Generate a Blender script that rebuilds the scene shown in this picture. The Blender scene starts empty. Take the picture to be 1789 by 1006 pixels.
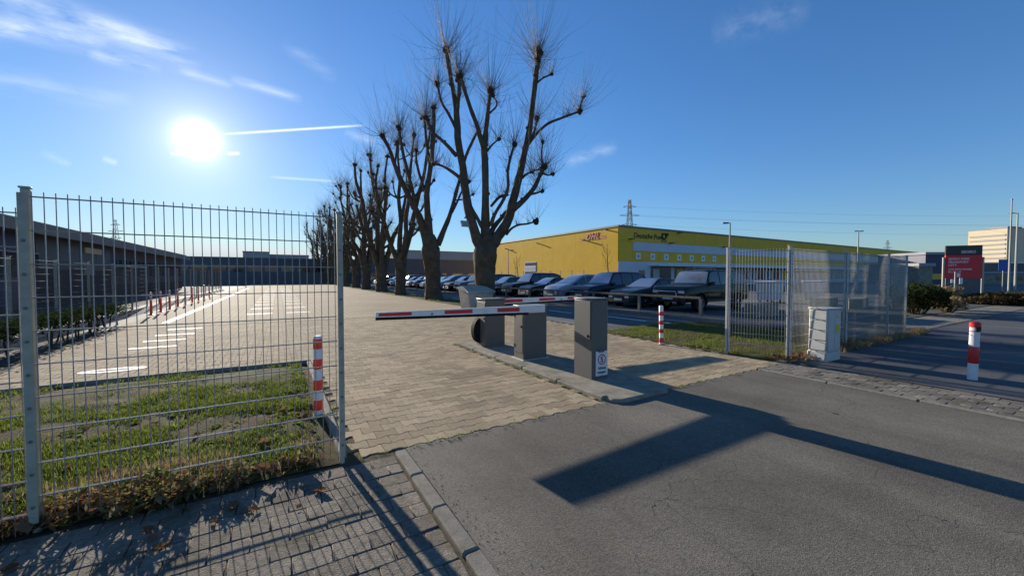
import bpy, bmesh, math, random
from mathutils import Vector, Matrix, noise as mnoise
R = math.radians
random.seed(11)
scene = bpy.context.scene
col = scene.collection

# ---------------------------------------------------------------- camera
FOCAL, EYE, YAW, PITCH = 690.0, 1.55, R(30.69), math.atan(21 / 690)
cam_data = bpy.data.cameras.new('camera')
cam = bpy.data.objects.new('camera', cam_data)
col.objects.link(cam)
cam.location = (0, 0, EYE)
cam.rotation_euler = (math.pi / 2 - PITCH, 0, -YAW)
cam_data.sensor_width = 36
cam_data.lens = 36 * FOCAL / 1789
cam_data.clip_start = 0.05
cam_data.clip_end = 6000
scene.camera = cam
scene.view_settings.view_transform = 'Standard'
scene.view_settings.look = 'None'
scene.view_settings.gamma = 1
scene.view_settings.use_curve_mapping = False
scene.view_settings.exposure = 0.95
scene.cycles.use_denoising = True
scene.cycles.max_bounces = 6
scene.cycles.transparent_max_bounces = 8
scene.cycles.sample_clamp_indirect = 4


def ray(px, py):
    x, y = (px - 894.5) / FOCAL, -(py - 503) / FOCAL
    fy = math.cos(PITCH) + y * math.sin(PITCH)
    fz = -math.sin(PITCH) + y * math.cos(PITCH)
    return Vector((x * math.cos(YAW) + fy * math.sin(YAW), -x * math.sin(YAW) + fy * math.cos(YAW), fz))


def at(px, py, Y):          # survey: where a sight line meets a plane across the site
    d = ray(px, py)
    k = Y / d.y
    return Vector((d.x * k, Y, EYE + d.z * k))


def ground_at(px, py, z=0.0):
    d = ray(px, py)
    k = (z - EYE) / d.z
    return Vector((d.x * k, d.y * k, z))


# ---------------------------------------------------------------- sky and sun
SUN_AZ, SUN_EL = R(-7.55), R(15.0)
SUN = Vector((math.sin(SUN_AZ) * math.cos(SUN_EL), math.cos(SUN_AZ) * math.cos(SUN_EL), math.sin(SUN_EL)))
world = bpy.data.worlds.new('World')
scene.world = world
world.use_nodes = True
wn, wl = world.node_tree.nodes, world.node_tree.links
wn.clear()


def wmath(op, a, b=None, clamp=False):
    n = wn.new('ShaderNodeMath')
    n.operation = op
    n.use_clamp = clamp
    for i, v in enumerate((a, b)):
        if v is None:
            continue
        if isinstance(v, (int, float)):
            n.inputs[i].default_value = v
        else:
            wl.new(v, n.inputs[i])
    return n.outputs[0]


def wdot(vec, const):
    n = wn.new('ShaderNodeVectorMath')
    n.operation = 'DOT_PRODUCT'
    wl.new(vec, n.inputs[0])
    n.inputs[1].default_value = const
    return n.outputs['Value']


out = wn.new('ShaderNodeOutputWorld')
bg = wn.new('ShaderNodeBackground')
wl.new(bg.outputs[0], out.inputs[0])
sky = wn.new('ShaderNodeTexSky')
sky.sky_type = 'NISHITA'
sky.sun_disc = False
sky.sun_elevation = SUN_EL
sky.sun_rotation = SUN_AZ
sky.altitude = 100
sky.air_density = 1.0
sky.dust_density = 0.1
sky.ozone_density = 3.0
bg.inputs['Strength'].default_value = 0.084
tc = wn.new('ShaderNodeTexCoord')
direction = tc.outputs['Generated']
hsv = wn.new('ShaderNodeHueSaturation')
hsv.inputs['Saturation'].default_value = 1.15
wl.new(sky.outputs[0], hsv.inputs['Color'])
# a camera holds the bright sky round the sun: roll the glare off softly, cool the balance
lum = wn.new('ShaderNodeRGBToBW')
wl.new(hsv.outputs[0], lum.inputs[0])
roll = wn.new('ShaderNodeVectorMath')
roll.operation = 'SCALE'
wl.new(hsv.outputs[0], roll.inputs[0])
wl.new(wmath('DIVIDE', 1.0, wmath('ADD', 1.0, wmath('MULTIPLY', lum.outputs[0], 0.10))), roll.inputs['Scale'])
tint = wn.new('ShaderNodeVectorMath')
tint.operation = 'MULTIPLY'
wl.new(roll.outputs[0], tint.inputs[0])
tint.inputs[1].default_value = (0.90, 1.03, 1.23)
# daylight white balance: the hazy band over the horizon stays white, not yellow
wsep = wn.new('ShaderNodeSeparateColor')
wl.new(tint.outputs[0], wsep.inputs[0])
wcom = wn.new('ShaderNodeCombineColor')
wl.new(wmath('MINIMUM', wsep.outputs[0], wmath('MULTIPLY', wsep.outputs[2], 0.88)), wcom.inputs[0])
wl.new(wmath('MINIMUM', wsep.outputs[1], wmath('MULTIPLY', wsep.outputs[2], 0.97)), wcom.inputs[1])
wl.new(wsep.outputs[2], wcom.inputs[2])
# thin cirrus and contrails: each a stretch of a great circle between two sight lines
cirrus = [  # x0 y0 x1 y1 half-width(deg) strength
    (-60, -30, 355, 112, 2.2, 0.36), (120, 20, 330, 98, 1.0, 0.26), (-140, 15, 190, 80, 1.5, 0.34), (-120, 120, 240, 180, 1.6, 0.16),
    (150, 92, 285, 122, 1.0, 0.34), (310, 122, 410, 152, 0.7, 0.22), (400, 138, 530, 176, 0.8, 0.36),
    (490, 70, 590, 140, 1.3, 0.12), (385, 235, 640, 219, 0.22, 0.75), (468, 309, 600, 318, 0.25, 0.25),
    (-30, 70, 60, 40, 1.2, 0.18), (70, 265, 125, 290, 0.6, 0.14), (178, 276, 206, 286, 0.5, 0.2), (296, 269, 340, 268, 0.3, 0.5), (396, 269, 420, 268, 0.3, 0.5),
    (985, 285, 1080, 255, 1.3, 0.18), (1240, 60, 1420, 10, 2.4, 0.08), (600, 232, 660, 250, 0.9, 0.22)]
nz = wn.new('ShaderNodeTexNoise')
mp = wn.new('ShaderNodeMapping')
wl.new(direction, mp.inputs[0])
mp.inputs['Rotation'].default_value = (0, R(-14), R(38))
mp.inputs['Scale'].default_value = (3, 10, 14)
wl.new(mp.outputs[0], nz.inputs['Vector'])
nz.inputs['Scale'].default_value = 3.0
nz.inputs['Detail'].default_value = 6
nz.inputs['Roughness'].default_value = 0.62
nmod = wn.new('ShaderNodeMapRange')
nmod.inputs['From Min'].default_value = 0.34
nmod.inputs['From Max'].default_value = 0.68
wl.new(nz.outputs['Fac'], nmod.inputs['Value'])
total = None
for x0, y0, x1, y1, hw, st in cirrus:
    a, b = ray(x0, y0).normalized(), ray(x1, y1).normalized()
    n = a.cross(b).normalized()
    mid = (a + b).normalized()
    tan = n.cross(mid).normalized()
    half = math.sin(a.angle(b) / 2)
    across = wmath('SUBTRACT', 1.0, wmath('MULTIPLY', wmath('ABSOLUTE', wdot(direction, n)), 1 / math.sin(R(hw))), True)
    along = wmath('SUBTRACT', 1.0, wmath('POWER', wmath('MULTIPLY', wmath('ABSOLUTE', wdot(direction, tan)), 1 / half), 4.0), True)
    front = wmath('GREATER_THAN', wdot(direction, mid), 0.0)
    m = wmath('MULTIPLY', wmath('MULTIPLY', wmath('POWER', across, 1.4), along), front)
    if hw > 0.5:
        m = wmath('MULTIPLY', m, nmod.outputs[0])
    m = wmath('MULTIPLY', m, st * 1.1)
    total = m if total is None else wmath('ADD', total, m)
cmix = wn.new('ShaderNodeMixRGB')
wl.new(wmath('MINIMUM', total, 0.9), cmix.inputs['Fac'])
wl.new(wcom.outputs[0], cmix.inputs['Color1'])
cmix.inputs['Color2'].default_value = (8.2, 8.5, 8.8, 1)
# the sun's aureole
ang = wmath('ARCCOSINE', wmath('MINIMUM', wdot(direction, SUN), 1.0))
core = wmath('MULTIPLY', wmath('EXPONENT', wmath('MULTIPLY', wmath('POWER', wmath('MULTIPLY', ang, 1 / R(1.0)), 1.6), -1.0)), 34.0)
halo = wmath('MULTIPLY', wmath('EXPONENT', wmath('MULTIPLY', ang, -1 / R(3.0))), 5.0)
glow = wmath('ADD', core, halo)
gcol = wn.new('ShaderNodeMixRGB')
gcol.blend_type = 'MULTIPLY'
gcol.inputs['Fac'].default_value = 1
gcol.inputs['Color2'].default_value = (1.0, 0.90, 0.70, 1)
wl.new(glow, gcol.inputs['Color1'])
gadd = wn.new('ShaderNodeMixRGB')
gadd.blend_type = 'ADD'
gadd.inputs['Fac'].default_value = 1
wl.new(cmix.outputs[0], gadd.inputs['Color1'])
wl.new(gcol.outputs[0], gadd.inputs['Color2'])
wl.new(gadd.outputs[0], bg.inputs['Color'])

sun_data = bpy.data.lights.new('sun', 'SUN')
sun_data.energy = 5.0
sun_data.angle = R(0.53)
sun_data.color = (1.0, 0.91, 0.78)
sun = bpy.data.objects.new('sun', sun_data)
col.objects.link(sun)
sun.rotation_euler = SUN.to_track_quat('Z', 'Y').to_euler()


# ---------------------------------------------------------------- materials
def new_mat(name):
    m = bpy.data.materials.new(name)
    m.use_nodes = True
    return m, m.node_tree.nodes, m.node_tree.links, m.node_tree.nodes['Principled BSDF']


def nd(nodes, kind, **kw):
    n = nodes.new(kind)
    for k, v in kw.items():
        if k in n.inputs:
            n.inputs[k].default_value = v
        else:
            setattr(n, k, v)
    return n


def mat(name, color, rough=0.6, metal=0.0, var=0.12, scale=6.0, bump=0.0, bscale=60.0, coat=0.0, piece=0.0, stain=None, spec=None, obj=False):
    """plain procedural surface: base colour with cloudy variation, optional per-piece tone, stains and bump"""
    m, n, l, b = new_mat(name)
    geo = nd(n, 'ShaderNodeTexCoord') if obj else nd(n, 'ShaderNodeNewGeometry')
    pos = geo.outputs['Object'] if obj else geo.outputs['Position']
    tex = nd(n, 'ShaderNodeTexNoise', Scale=scale, Detail=5.0, Roughness=0.6)
    l.new(pos, tex.inputs['Vector'])
    mr = nd(n, 'ShaderNodeMapRange')
    mr.inputs['From Min'].default_value = 0.3
    mr.inputs['From Max'].default_value = 0.7
    mr.inputs['To Min'].default_value = 1 - var
    mr.inputs['To Max'].default_value = 1 + var
    l.new(tex.outputs['Fac'], mr.inputs['Value'])
    fac = mr.outputs[0]
    if piece:
        oi = nd(n, 'ShaderNodeObjectInfo')
        at_ = nd(n, 'ShaderNodeAttribute', attribute_name='rnd')
        ad = nd(n, 'ShaderNodeMath', operation='ADD')
        l.new(oi.outputs['Random'], ad.inputs[0])
        l.new(at_.outputs['Fac'], ad.inputs[1])
        fr = nd(n, 'ShaderNodeMath', operation='FRACT')
        l.new(ad.outputs[0], fr.inputs[0])
        ma = nd(n, 'ShaderNodeMapRange')
        ma.inputs['To Min'].default_value = 1 - piece
        ma.inputs['To Max'].default_value = 1 + piece
        l.new(fr.outputs[0], ma.inputs['Value'])
        mu = nd(n, 'ShaderNodeMath', operation='MULTIPLY')
        l.new(fac, mu.inputs[0])
        l.new(ma.outputs[0], mu.inputs[1])
        fac = mu.outputs[0]
    mix = nd(n, 'ShaderNodeVectorMath', operation='SCALE')
    mix.inputs[0].default_value = color[:3]
    l.new(fac, mix.inputs['Scale'])
    colour = mix.outputs[0]
    if stain:
        scol, sscale, lo, hi, amt = stain
        t2 = nd(n, 'ShaderNodeTexNoise', Scale=sscale, Detail=4.0, Roughness=0.65)
        l.new(pos, t2.inputs['Vector'])
        m2 = nd(n, 'ShaderNodeMapRange')
        m2.inputs['From Min'].default_value = lo
        m2.inputs['From Max'].default_value = hi
        m2.inputs['To Max'].default_value = amt
        l.new(t2.outputs['Fac'], m2.inputs['Value'])
        mx = nd(n, 'ShaderNodeMixRGB')
        l.new(m2.outputs[0], mx.inputs['Fac'])
        l.new(colour, mx.inputs['Color1'])
        mx.inputs['Color2'].default_value = (*scol, 1)
        colour = mx.outputs[0]
    l.new(colour, b.inputs['Base Color'])
    b.inputs['Roughness'].default_value = rough
    b.inputs['Metallic'].default_value = metal
    if coat:
        b.inputs['Coat Weight'].default_value = coat
        b.inputs['Coat Roughness'].default_value = 0.05
    if spec is None and rough >= .75:
        spec = 0.05
    if spec is not None:
        b.inputs['Specular IOR Level'].default_value = spec
    if bump:
        t3 = nd(n, 'ShaderNodeTexNoise', Scale=bscale, Detail=4.0, Roughness=0.7)
        l.new(pos, t3.inputs['Vector'])
        bp = nd(n, 'ShaderNodeBump', Strength=bump, Distance=0.02)
        l.new(t3.outputs['Fac'], bp.inputs['Height'])
        l.new(bp.outputs[0], b.inputs['Normal'])
    return m


def asphalt(name, base, speck=0.35, stain_col=(0.03, 0.03, 0.032)):
    m, n, l, b = new_mat(name)
    geo = nd(n, 'ShaderNodeNewGeometry')
    vor = nd(n, 'ShaderNodeTexVoronoi', Scale=130.0)
    l.new(geo.outputs['Position'], vor.inputs['Vector'])
    big = nd(n, 'ShaderNodeTexNoise', Scale=0.55, Detail=5.0, Roughness=0.6)
    l.new(geo.outputs['Position'], big.inputs['Vector'])
    fine = nd(n, 'ShaderNodeTexNoise', Scale=55.0, Detail=3.0, Roughness=0.7)
    l.new(geo.outputs['Position'], fine.inputs['Vector'])
    sp = nd(n, 'ShaderNodeSeparateColor')
    l.new(vor.outputs['Color'], sp.inputs[0])
    s = nd(n, 'ShaderNodeMapRange')
    s.inputs['To Min'].default_value = 1 - speck
    s.inputs['To Max'].default_value = 1 + speck
    l.new(sp.outputs[0], s.inputs['Value'])
    g = nd(n, 'ShaderNodeMapRange')
    g.inputs['From Min'].default_value = 0.3
    g.inputs['From Max'].default_value = 0.7
    g.inputs['To Min'].default_value = 0.66
    g.inputs['To Max'].default_value = 1.28
    l.new(big.outputs['Fac'], g.inputs['Value'])
    mpp = nd(n, 'ShaderNodeMapping')
    mpp.inputs['Scale'].default_value = (1.5, 0.12, 1)
    l.new(geo.outputs['Position'], mpp.inputs[0])
    trk = nd(n, 'ShaderNodeTexNoise', Scale=1.0, Detail=4.0, Roughness=0.55)
    l.new(mpp.outputs[0], trk.inputs['Vector'])
    tk = nd(n, 'ShaderNodeMapRange')
    tk.inputs['From Min'].default_value = 0.3
    tk.inputs['From Max'].default_value = 0.7
    tk.inputs['To Min'].default_value = 0.78
    tk.inputs['To Max'].default_value = 1.2
    l.new(trk.outputs['Fac'], tk.inputs['Value'])
    mu0 = nd(n, 'ShaderNodeMath', operation='MULTIPLY')
    l.new(g.outputs[0], mu0.inputs[0])
    l.new(tk.outputs[0], mu0.inputs[1])
    mu = nd(n, 'ShaderNodeMath', operation='MULTIPLY')
    l.new(s.outputs[0], mu.inputs[0])
    l.new(mu0.outputs[0], mu.inputs[1])
    # rare pale chips
    v2 = nd(n, 'ShaderNodeTexVoronoi', Scale=11.0)
    l.new(geo.outputs['Position'], v2.inputs['Vector'])
    lt = nd(n, 'ShaderNodeMath', operation='LESS_THAN')
    lt.inputs[1].default_value = 0.045
    l.new(v2.outputs['Distance'], lt.inputs[0])
    sc = nd(n, 'ShaderNodeVectorMath', operation='SCALE')
    sc.inputs[0].default_value = base
    l.new(mu.outputs[0], sc.inputs['Scale'])
    chip = nd(n, 'ShaderNodeMixRGB')
    chip.inputs['Color2'].default_value = (0.3, 0.29, 0.27, 1)
    cm = nd(n, 'ShaderNodeMath', operation='MULTIPLY')
    cm.inputs[1].default_value = 0.5
    l.new(lt.outputs[0], cm.inputs[0])
    l.new(cm.outputs[0], chip.inputs['Fac'])
    l.new(sc.outputs[0], chip.inputs['Color1'])
    # hairline cracks
    wob = nd(n, 'ShaderNodeTexNoise', Scale=1.3, Detail=4.0)
    l.new(geo.outputs['Position'], wob.inputs['Vector'])
    wv = nd(n, 'ShaderNodeVectorMath', operation='ADD')
    l.new(geo.outputs['Position'], wv.inputs[0])
    l.new(wob.outputs['Color'], wv.inputs[1])
    cr = nd(n, 'ShaderNodeTexVoronoi', Scale=0.33, feature='DISTANCE_TO_EDGE')
    l.new(wv.outputs[0], cr.inputs['Vector'])
    cl = nd(n, 'ShaderNodeMath', operation='LESS_THAN')
    cl.inputs[1].default_value = 0.0006
    l.new(cr.outputs['Distance'], cl.inputs[0])
    cx = nd(n, 'ShaderNodeMixRGB')
    cx.inputs['Color2'].default_value = (*stain_col, 1)
    l.new(cl.outputs[0], cx.inputs['Fac'])
    l.new(chip.outputs[0], cx.inputs['Color1'])
    l.new(cx.outputs[0], b.inputs['Base Color'])
    b.inputs['Roughness'].default_value = 0.85
    b.inputs['Specular IOR Level'].default_value = 0.2
    ad = nd(n, 'ShaderNodeMath', operation='ADD')
    l.new(vor.outputs['Distance'], ad.inputs[0])
    l.new(fine.outputs['Fac'], ad.inputs[1])
    bp = nd(n, 'ShaderNodeBump', Strength=0.4, Distance=0.0035)
    l.new(ad.outputs[0], bp.inputs['Height'])
    l.new(bp.outputs[0], b.inputs['Normal'])
    return m


def leaf_mat(name, c1, c2, trans=0.45, scale=3.0):
    """thin blade or leaf: diffuse plus light passing through, tone varies by place and by piece"""
    m, n, l, b = new_mat(name)
    n.remove(b)
    o = n['Material Output']
    geo = nd(n, 'ShaderNodeNewGeometry')
    tex = nd(n, 'ShaderNodeTexNoise', Scale=scale, Detail=3.0)
    l.new(geo.outputs['Position'], tex.inputs['Vector'])
    at_ = nd(n, 'ShaderNodeAttribute', attribute_name='rnd')
    oi = nd(n, 'ShaderNodeObjectInfo')
    a0 = nd(n, 'ShaderNodeMath', operation='ADD')
    l.new(at_.outputs['Fac'], a0.inputs[0])
    l.new(oi.outputs['Random'], a0.inputs[1])
    a1 = nd(n, 'ShaderNodeMath', operation='FRACT')
    l.new(a0.outputs[0], a1.inputs[0])
    av = nd(n, 'ShaderNodeMath', operation='MULTIPLY_ADD')
    av.inputs[1].default_value = 0.55
    l.new(a1.outputs[0], av.inputs[0])
    su = nd(n, 'ShaderNodeMath', operation='MULTIPLY')
    su.inputs[1].default_value = 0.45
    l.new(tex.outputs['Fac'], su.inputs[0])
    l.new(su.outputs[0], av.inputs[2])
    mx = nd(n, 'ShaderNodeMixRGB')
    mx.inputs['Color1'].default_value = (*c1, 1)
    mx.inputs['Color2'].default_value = (*c2, 1)
    l.new(av.outputs[0], mx.inputs['Fac'])
    d = nd(n, 'ShaderNodeBsdfDiffuse')
    t = nd(n, 'ShaderNodeBsdfTranslucent')
    l.new(mx.outputs[0], d.inputs['Color'])
    l.new(mx.outputs[0], t.inputs['Color'])
    ms = nd(n, 'ShaderNodeMixShader')
    ms.inputs[0].default_value = trans
    l.new(d.outputs[0], ms.inputs[1])
    l.new(t.outputs[0], ms.inputs[2])
    l.new(ms.outputs[0], o.inputs['Surface'])
    return m


def far_paving(name, color):
    """the yard beyond the pieces built singly: paver joints seen end-on as faint lines, tyre-worn tone"""
    m, n, l, b = new_mat(name)
    geo = nd(n, 'ShaderNodeNewGeometry')
    sep = nd(n, 'ShaderNodeSeparateXYZ')
    l.new(geo.outputs['Position'], sep.inputs[0])

    def joint(axis, pitch, width):
        dv = nd(n, 'ShaderNodeMath', operation='DIVIDE')
        dv.inputs[1].default_value = pitch
        l.new(sep.outputs[axis], dv.inputs[0])
        fr = nd(n, 'ShaderNodeMath', operation='FRACT')
        l.new(dv.outputs[0], fr.inputs[0])
        lt = nd(n, 'ShaderNodeMath', operation='LESS_THAN')
        lt.inputs[1].default_value = width
        l.new(fr.outputs[0], lt.inputs[0])
        return lt.outputs[0]
    jx, jy = joint(0, 0.2, 0.09), joint(1, 0.165, 0.07)
    mxj = nd(n, 'ShaderNodeMath', operation='MAXIMUM')
    l.new(jx, mxj.inputs[0])
    l.new(jy, mxj.inputs[1])
    tex = nd(n, 'ShaderNodeTexNoise', Scale=0.35, Detail=6.0, Roughness=0.62)
    l.new(geo.outputs['Position'], tex.inputs['Vector'])
    fine = nd(n, 'ShaderNodeTexNoise', Scale=7.0, Detail=4.0, Roughness=0.7)
    l.new(geo.outputs['Position'], fine.inputs['Vector'])
    ad = nd(n, 'ShaderNodeMath', operation='MULTIPLY_ADD')
    ad.inputs[1].default_value = 0.35
    l.new(fine.outputs['Fac'], ad.inputs[0])
    l.new(tex.outputs['Fac'], ad.inputs[2])
    mr = nd(n, 'ShaderNodeMapRange')
    mr.inputs['From Min'].default_value = 0.45
    mr.inputs['From Max'].default_value = 0.9
    mr.inputs['To Min'].default_value = 0.8
    mr.inputs['To Max'].default_value = 1.15
    l.new(ad.outputs[0], mr.inputs['Value'])
    sc = nd(n, 'ShaderNodeVectorMath', operation='SCALE')
    sc.inputs[0].default_value = color
    l.new(mr.outputs[0], sc.inputs['Scale'])
    mx = nd(n, 'ShaderNodeMixRGB')
    mj = nd(n, 'ShaderNodeMath', operation='MULTIPLY')
    mj.inputs[1].default_value = 0.8
    l.new(mxj.outputs[0], mj.inputs[0])
    l.new(mj.outputs[0], mx.inputs['Fac'])
    l.new(sc.outputs[0], mx.inputs['Color1'])
    mx.inputs['Color2'].default_value = (0.09, 0.075, 0.055, 1)
    l.new(mx.outputs[0], b.inputs['Base Color'])
    b.inputs['Roughness'].default_value = 0.9
    b.inputs['Specular IOR Level'].default_value = 0.03
    return m


M = {}
M['paver'] = mat('paver concrete', (0.328, 0.262, 0.174), 0.9, spec=0.03, var=0.14, scale=22, bump=0.1, bscale=140, piece=0.2, stain=((0.13, 0.105, 0.07), 0.55, 0.5, 0.78, 0.7))
M['paver_far'] = far_paving('paver concrete field', (0.352, 0.284, 0.19))
M['joint'] = mat('joint sand', (0.085, 0.07, 0.048), 0.95, var=0.3, scale=30)
M['walk'] = mat('old sidewalk paver', (0.215, 0.185, 0.148), 0.9, var=0.3, scale=28, bump=0.7, bscale=90, piece=0.2, stain=((0.06, 0.058, 0.035), 3.0, 0.5, 0.7, 0.7))
M['walk_r'] = mat('sidewalk paver strip', (0.18, 0.16, 0.135), 0.9, var=0.25, scale=20, bump=0.4, bscale=90, piece=0.22, stain=((0.05, 0.055, 0.03), 2.0, 0.5, 0.7, 0.7))
M['kerb'] = mat('kerb concrete', (0.22, 0.20, 0.165), 0.85, var=0.18, scale=14, bump=0.35, bscale=110, piece=0.08, stain=((0.12, 0.11, 0.085), 4, 0.52, 0.75, 0.6))
M['concrete'] = mat('weathered concrete', (0.27, 0.24, 0.19), 0.88, var=0.2, scale=7, bump=0.3, bscale=80, stain=((0.11, 0.11, 0.075), 2.2, 0.48, 0.7, 0.7))
M['pale_concrete'] = mat('pale concrete', (0.42, 0.38, 0.31), 0.85, var=0.15, scale=5, bump=0.3, bscale=60, stain=((0.2, 0.19, 0.14), 2.5, 0.5, 0.72, 0.6))
M['asphalt'] = asphalt('driveway asphalt', (0.130, 0.115, 0.092), 0.34)
M['asphalt_lane'] = asphalt('lane asphalt', (0.085, 0.088, 0.09), 0.25)
M['asphalt_walk'] = asphalt('footway asphalt', (0.085, 0.085, 0.088), 0.25)
M['asphalt_far'] = mat('worn asphalt', (0.12, 0.118, 0.112), 0.85, var=0.25, scale=0.6)
M['gravel'] = mat('gravel lot', (0.21, 0.195, 0.17), 0.95, var=0.3, scale=6, bump=0.6, bscale=40, stain=((0.1, 0.1, 0.06), 0.6, 0.5, 0.7, 0.7))
M['soil'] = mat('verge soil', (0.085, 0.062, 0.034), 0.95, var=0.4, scale=9, bump=0.8, bscale=50, stain=((0.07, 0.085, 0.03), 1.8, 0.45, 0.62, 0.8))
M['grass'] = leaf_mat('grass blade', (0.075, 0.12, 0.02), (0.25, 0.27, 0.06), 0.5)
M['dry'] = leaf_mat('dry grass', (0.20, 0.14, 0.07), (0.38, 0.30, 0.16), 0.4)
M['deadleaf'] = leaf_mat('fallen leaf', (0.11, 0.045, 0.018), (0.30, 0.17, 0.09), 0.25)
M['bramble'] = leaf_mat('dark leaf', (0.022, 0.035, 0.014), (0.06, 0.075, 0.028), 0.3)
M['brown_hedge'] = leaf_mat('winter hedge leaf', (0.05, 0.042, 0.02), (0.13, 0.10, 0.05), 0.3)
M['twiggy'] = mat('bare twig', (0.085, 0.062, 0.042), 0.85, var=0.2, scale=5)
M['galv'] = mat('galvanised steel', (0.38, 0.365, 0.325), 0.75, metal=0.0, var=0.15, scale=18)
M['galv_light'] = mat('pale galvanised steel', (0.46, 0.45, 0.42), 0.7, var=0.1, scale=18)
M['galv_old'] = mat('weathered galvanised steel', (0.40, 0.37, 0.28), 0.7, metal=0.0, var=0.15, scale=14)
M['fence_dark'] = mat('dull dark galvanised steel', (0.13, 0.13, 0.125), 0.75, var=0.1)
M['bolt'] = mat('bolt steel', (0.2, 0.2, 0.19), 0.45, metal=0.7)
M['bark'] = mat('plane bark', (0.105, 0.078, 0.053), 0.9, var=0.35, scale=2.6, bump=0.9, bscale=11, stain=((0.15, 0.125, 0.085), 1.6, 0.54, 0.68, 0.7))
M['knob'] = mat('pollard knob', (0.06, 0.045, 0.032), 0.95, var=0.3, scale=9, bump=0.8, bscale=20)
M['shoot'] = mat('young shoot', (0.13, 0.095, 0.062), 0.7, var=0.2, scale=2)
M['cabinet'] = mat('grey housing paint', (0.115, 0.105, 0.09), 0.5, var=0.06, scale=4, stain=((0.15, 0.14, 0.12), 3.5, 0.55, 0.8, 0.4))
M['cab_top'] = mat('housing lid paint', (0.14, 0.13, 0.112), 0.45, var=0.06, scale=4)
M['black'] = mat('black rubber', (0.018, 0.018, 0.018), 0.75, var=0.1)
M['dark'] = mat('dark void', (0.012, 0.012, 0.014), 0.7, var=0.1)
M['white'] = mat('white paint', (0.72, 0.71, 0.67), 0.45, var=0.06, scale=9, stain=((0.42, 0.40, 0.35), 6, 0.55, 0.8, 0.4))
M['red'] = mat('red reflective', (0.55, 0.022, 0.022), 0.4, var=0.08, scale=12)
M['orange'] = mat('orange red reflective', (0.9, 0.06, 0.025), 0.4, var=0.08, scale=12)
M['line'] = mat('worn road paint', (0.8, 0.79, 0.75), 0.7, var=0.12, scale=9, stain=((0.3, 0.27, 0.22), 8, 0.56, 0.75, 0.6))
M['plastic'] = mat('cabinet polyester', (0.50, 0.49, 0.45), 0.55, var=0.06, scale=5, stain=((0.32, 0.31, 0.26), 3.5, 0.52, 0.75, 0.6))
M['yellow_label'] = mat('yellow sticker', (0.65, 0.45, 0.03), 0.5, var=0.1)
M['hall_yellow'] = mat('yellow cladding', (0.74, 0.45, 0.06), 0.75, var=0.06, scale=0.5)
M['hall_trim'] = mat('roof edge trim', (0.14, 0.15, 0.14), 0.5, var=0.05)
M['hall_white'] = mat('pale cladding', (0.50, 0.52, 0.56), 0.5, var=0.05, scale=0.6)
M['dock_glass'] = mat('dock dark', (0.03, 0.034, 0.045), 0.25, var=0.2, scale=1)
M['metal_door'] = mat('sectional door', (0.33, 0.35, 0.38), 0.4, var=0.08)
M['logo_black'] = mat('black lettering', (0.02, 0.018, 0.015), 0.5)
M['logo_red'] = mat('red lettering', (0.42, 0.03, 0.045), 0.5)
M['navy'] = mat('navy panel', (0.022, 0.022, 0.075), 0.5, var=0.12, scale=0.8)
M['slate'] = mat('slate panel', (0.055, 0.062, 0.075), 0.5, var=0.12, scale=0.8)
M['brickdark'] = mat('dark red brown brick', (0.075, 0.052, 0.048), 0.85, var=0.15, scale=3)
M['lilac'] = mat('grey violet render', (0.13, 0.115, 0.13), 0.85, var=0.1, scale=1)
M['roofsheet'] = mat('light roof sheet', (0.42, 0.40, 0.38), 0.45, var=0.1, scale=2)
M['fascia'] = mat('fascia', (0.20, 0.175, 0.155), 0.7, var=0.1)
M['window'] = mat('window glass', (0.02, 0.025, 0.032), 0.08, var=0.1, spec=0.8)
M['far_dark'] = mat('far dark facade', (0.125, 0.13, 0.135), 0.8, var=0.1, scale=0.2)  # dark facade colour lightened to imitate haze over the distance
M['far_grey'] = mat('far grey facade', (0.30, 0.31, 0.32), 0.8, var=0.08, scale=0.2)
M['far_pale'] = mat('far pale facade', (0.62, 0.52, 0.36), 0.8, var=0.05, scale=0.1)
M['band_beige'] = mat('beige window band', (0.30, 0.28, 0.24), 0.6)  # the tower window bands' own even beige grey
M['sign_black'] = mat('sign black', (0.012, 0.013, 0.015), 0.4)
M['sign_red'] = mat('sign red', (0.62, 0.012, 0.02), 0.45, var=0.05)
M['sign_grey'] = mat('sign plinth grey', (0.10, 0.105, 0.10), 0.6)
M['sign_blue'] = mat('sign blue', (0.02, 0.09, 0.4), 0.5)
M['wood'] = mat('weathered rail wood', (0.16, 0.145, 0.125), 0.8, var=0.2, scale=8, bump=0.3)
M['tyre'] = mat('tyre', (0.016, 0.016, 0.017), 0.8)
M['rim'] = mat('alloy', (0.38, 0.39, 0.40), 0.35, metal=0.8)
M['glass'] = mat('car glass', (0.02, 0.026, 0.032), 0.04, var=0.05, spec=1.0)
M['screen'] = mat('windscreen glass', (0.30, 0.34, 0.39), 0.06, metal=0.55, var=0.05)
M['lamp'] = mat('headlamp', (0.55, 0.57, 0.6), 0.1, var=0.1, scale=30, coat=1.0)
M['tail'] = mat('tail lamp', (0.3, 0.012, 0.012), 0.2)
M['plate'] = mat('number plate', (0.7, 0.7, 0.68), 0.5)
M['trim'] = mat('car trim', (0.02, 0.02, 0.021), 0.5)
M['chrome'] = mat('chrome', (0.5, 0.5, 0.5), 0.2, metal=1.0)
M['bin'] = mat('pale container', (0.42, 0.46, 0.48), 0.6, var=0.1, scale=3)


def paint(name, c, metal=0.35):
    return mat(name, tuple(q * .6 for q in c), 0.5, metal=0.0 if metal < .5 else .3, var=0.05, scale=1.2, coat=0.4, obj=True, spec=.1)


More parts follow.
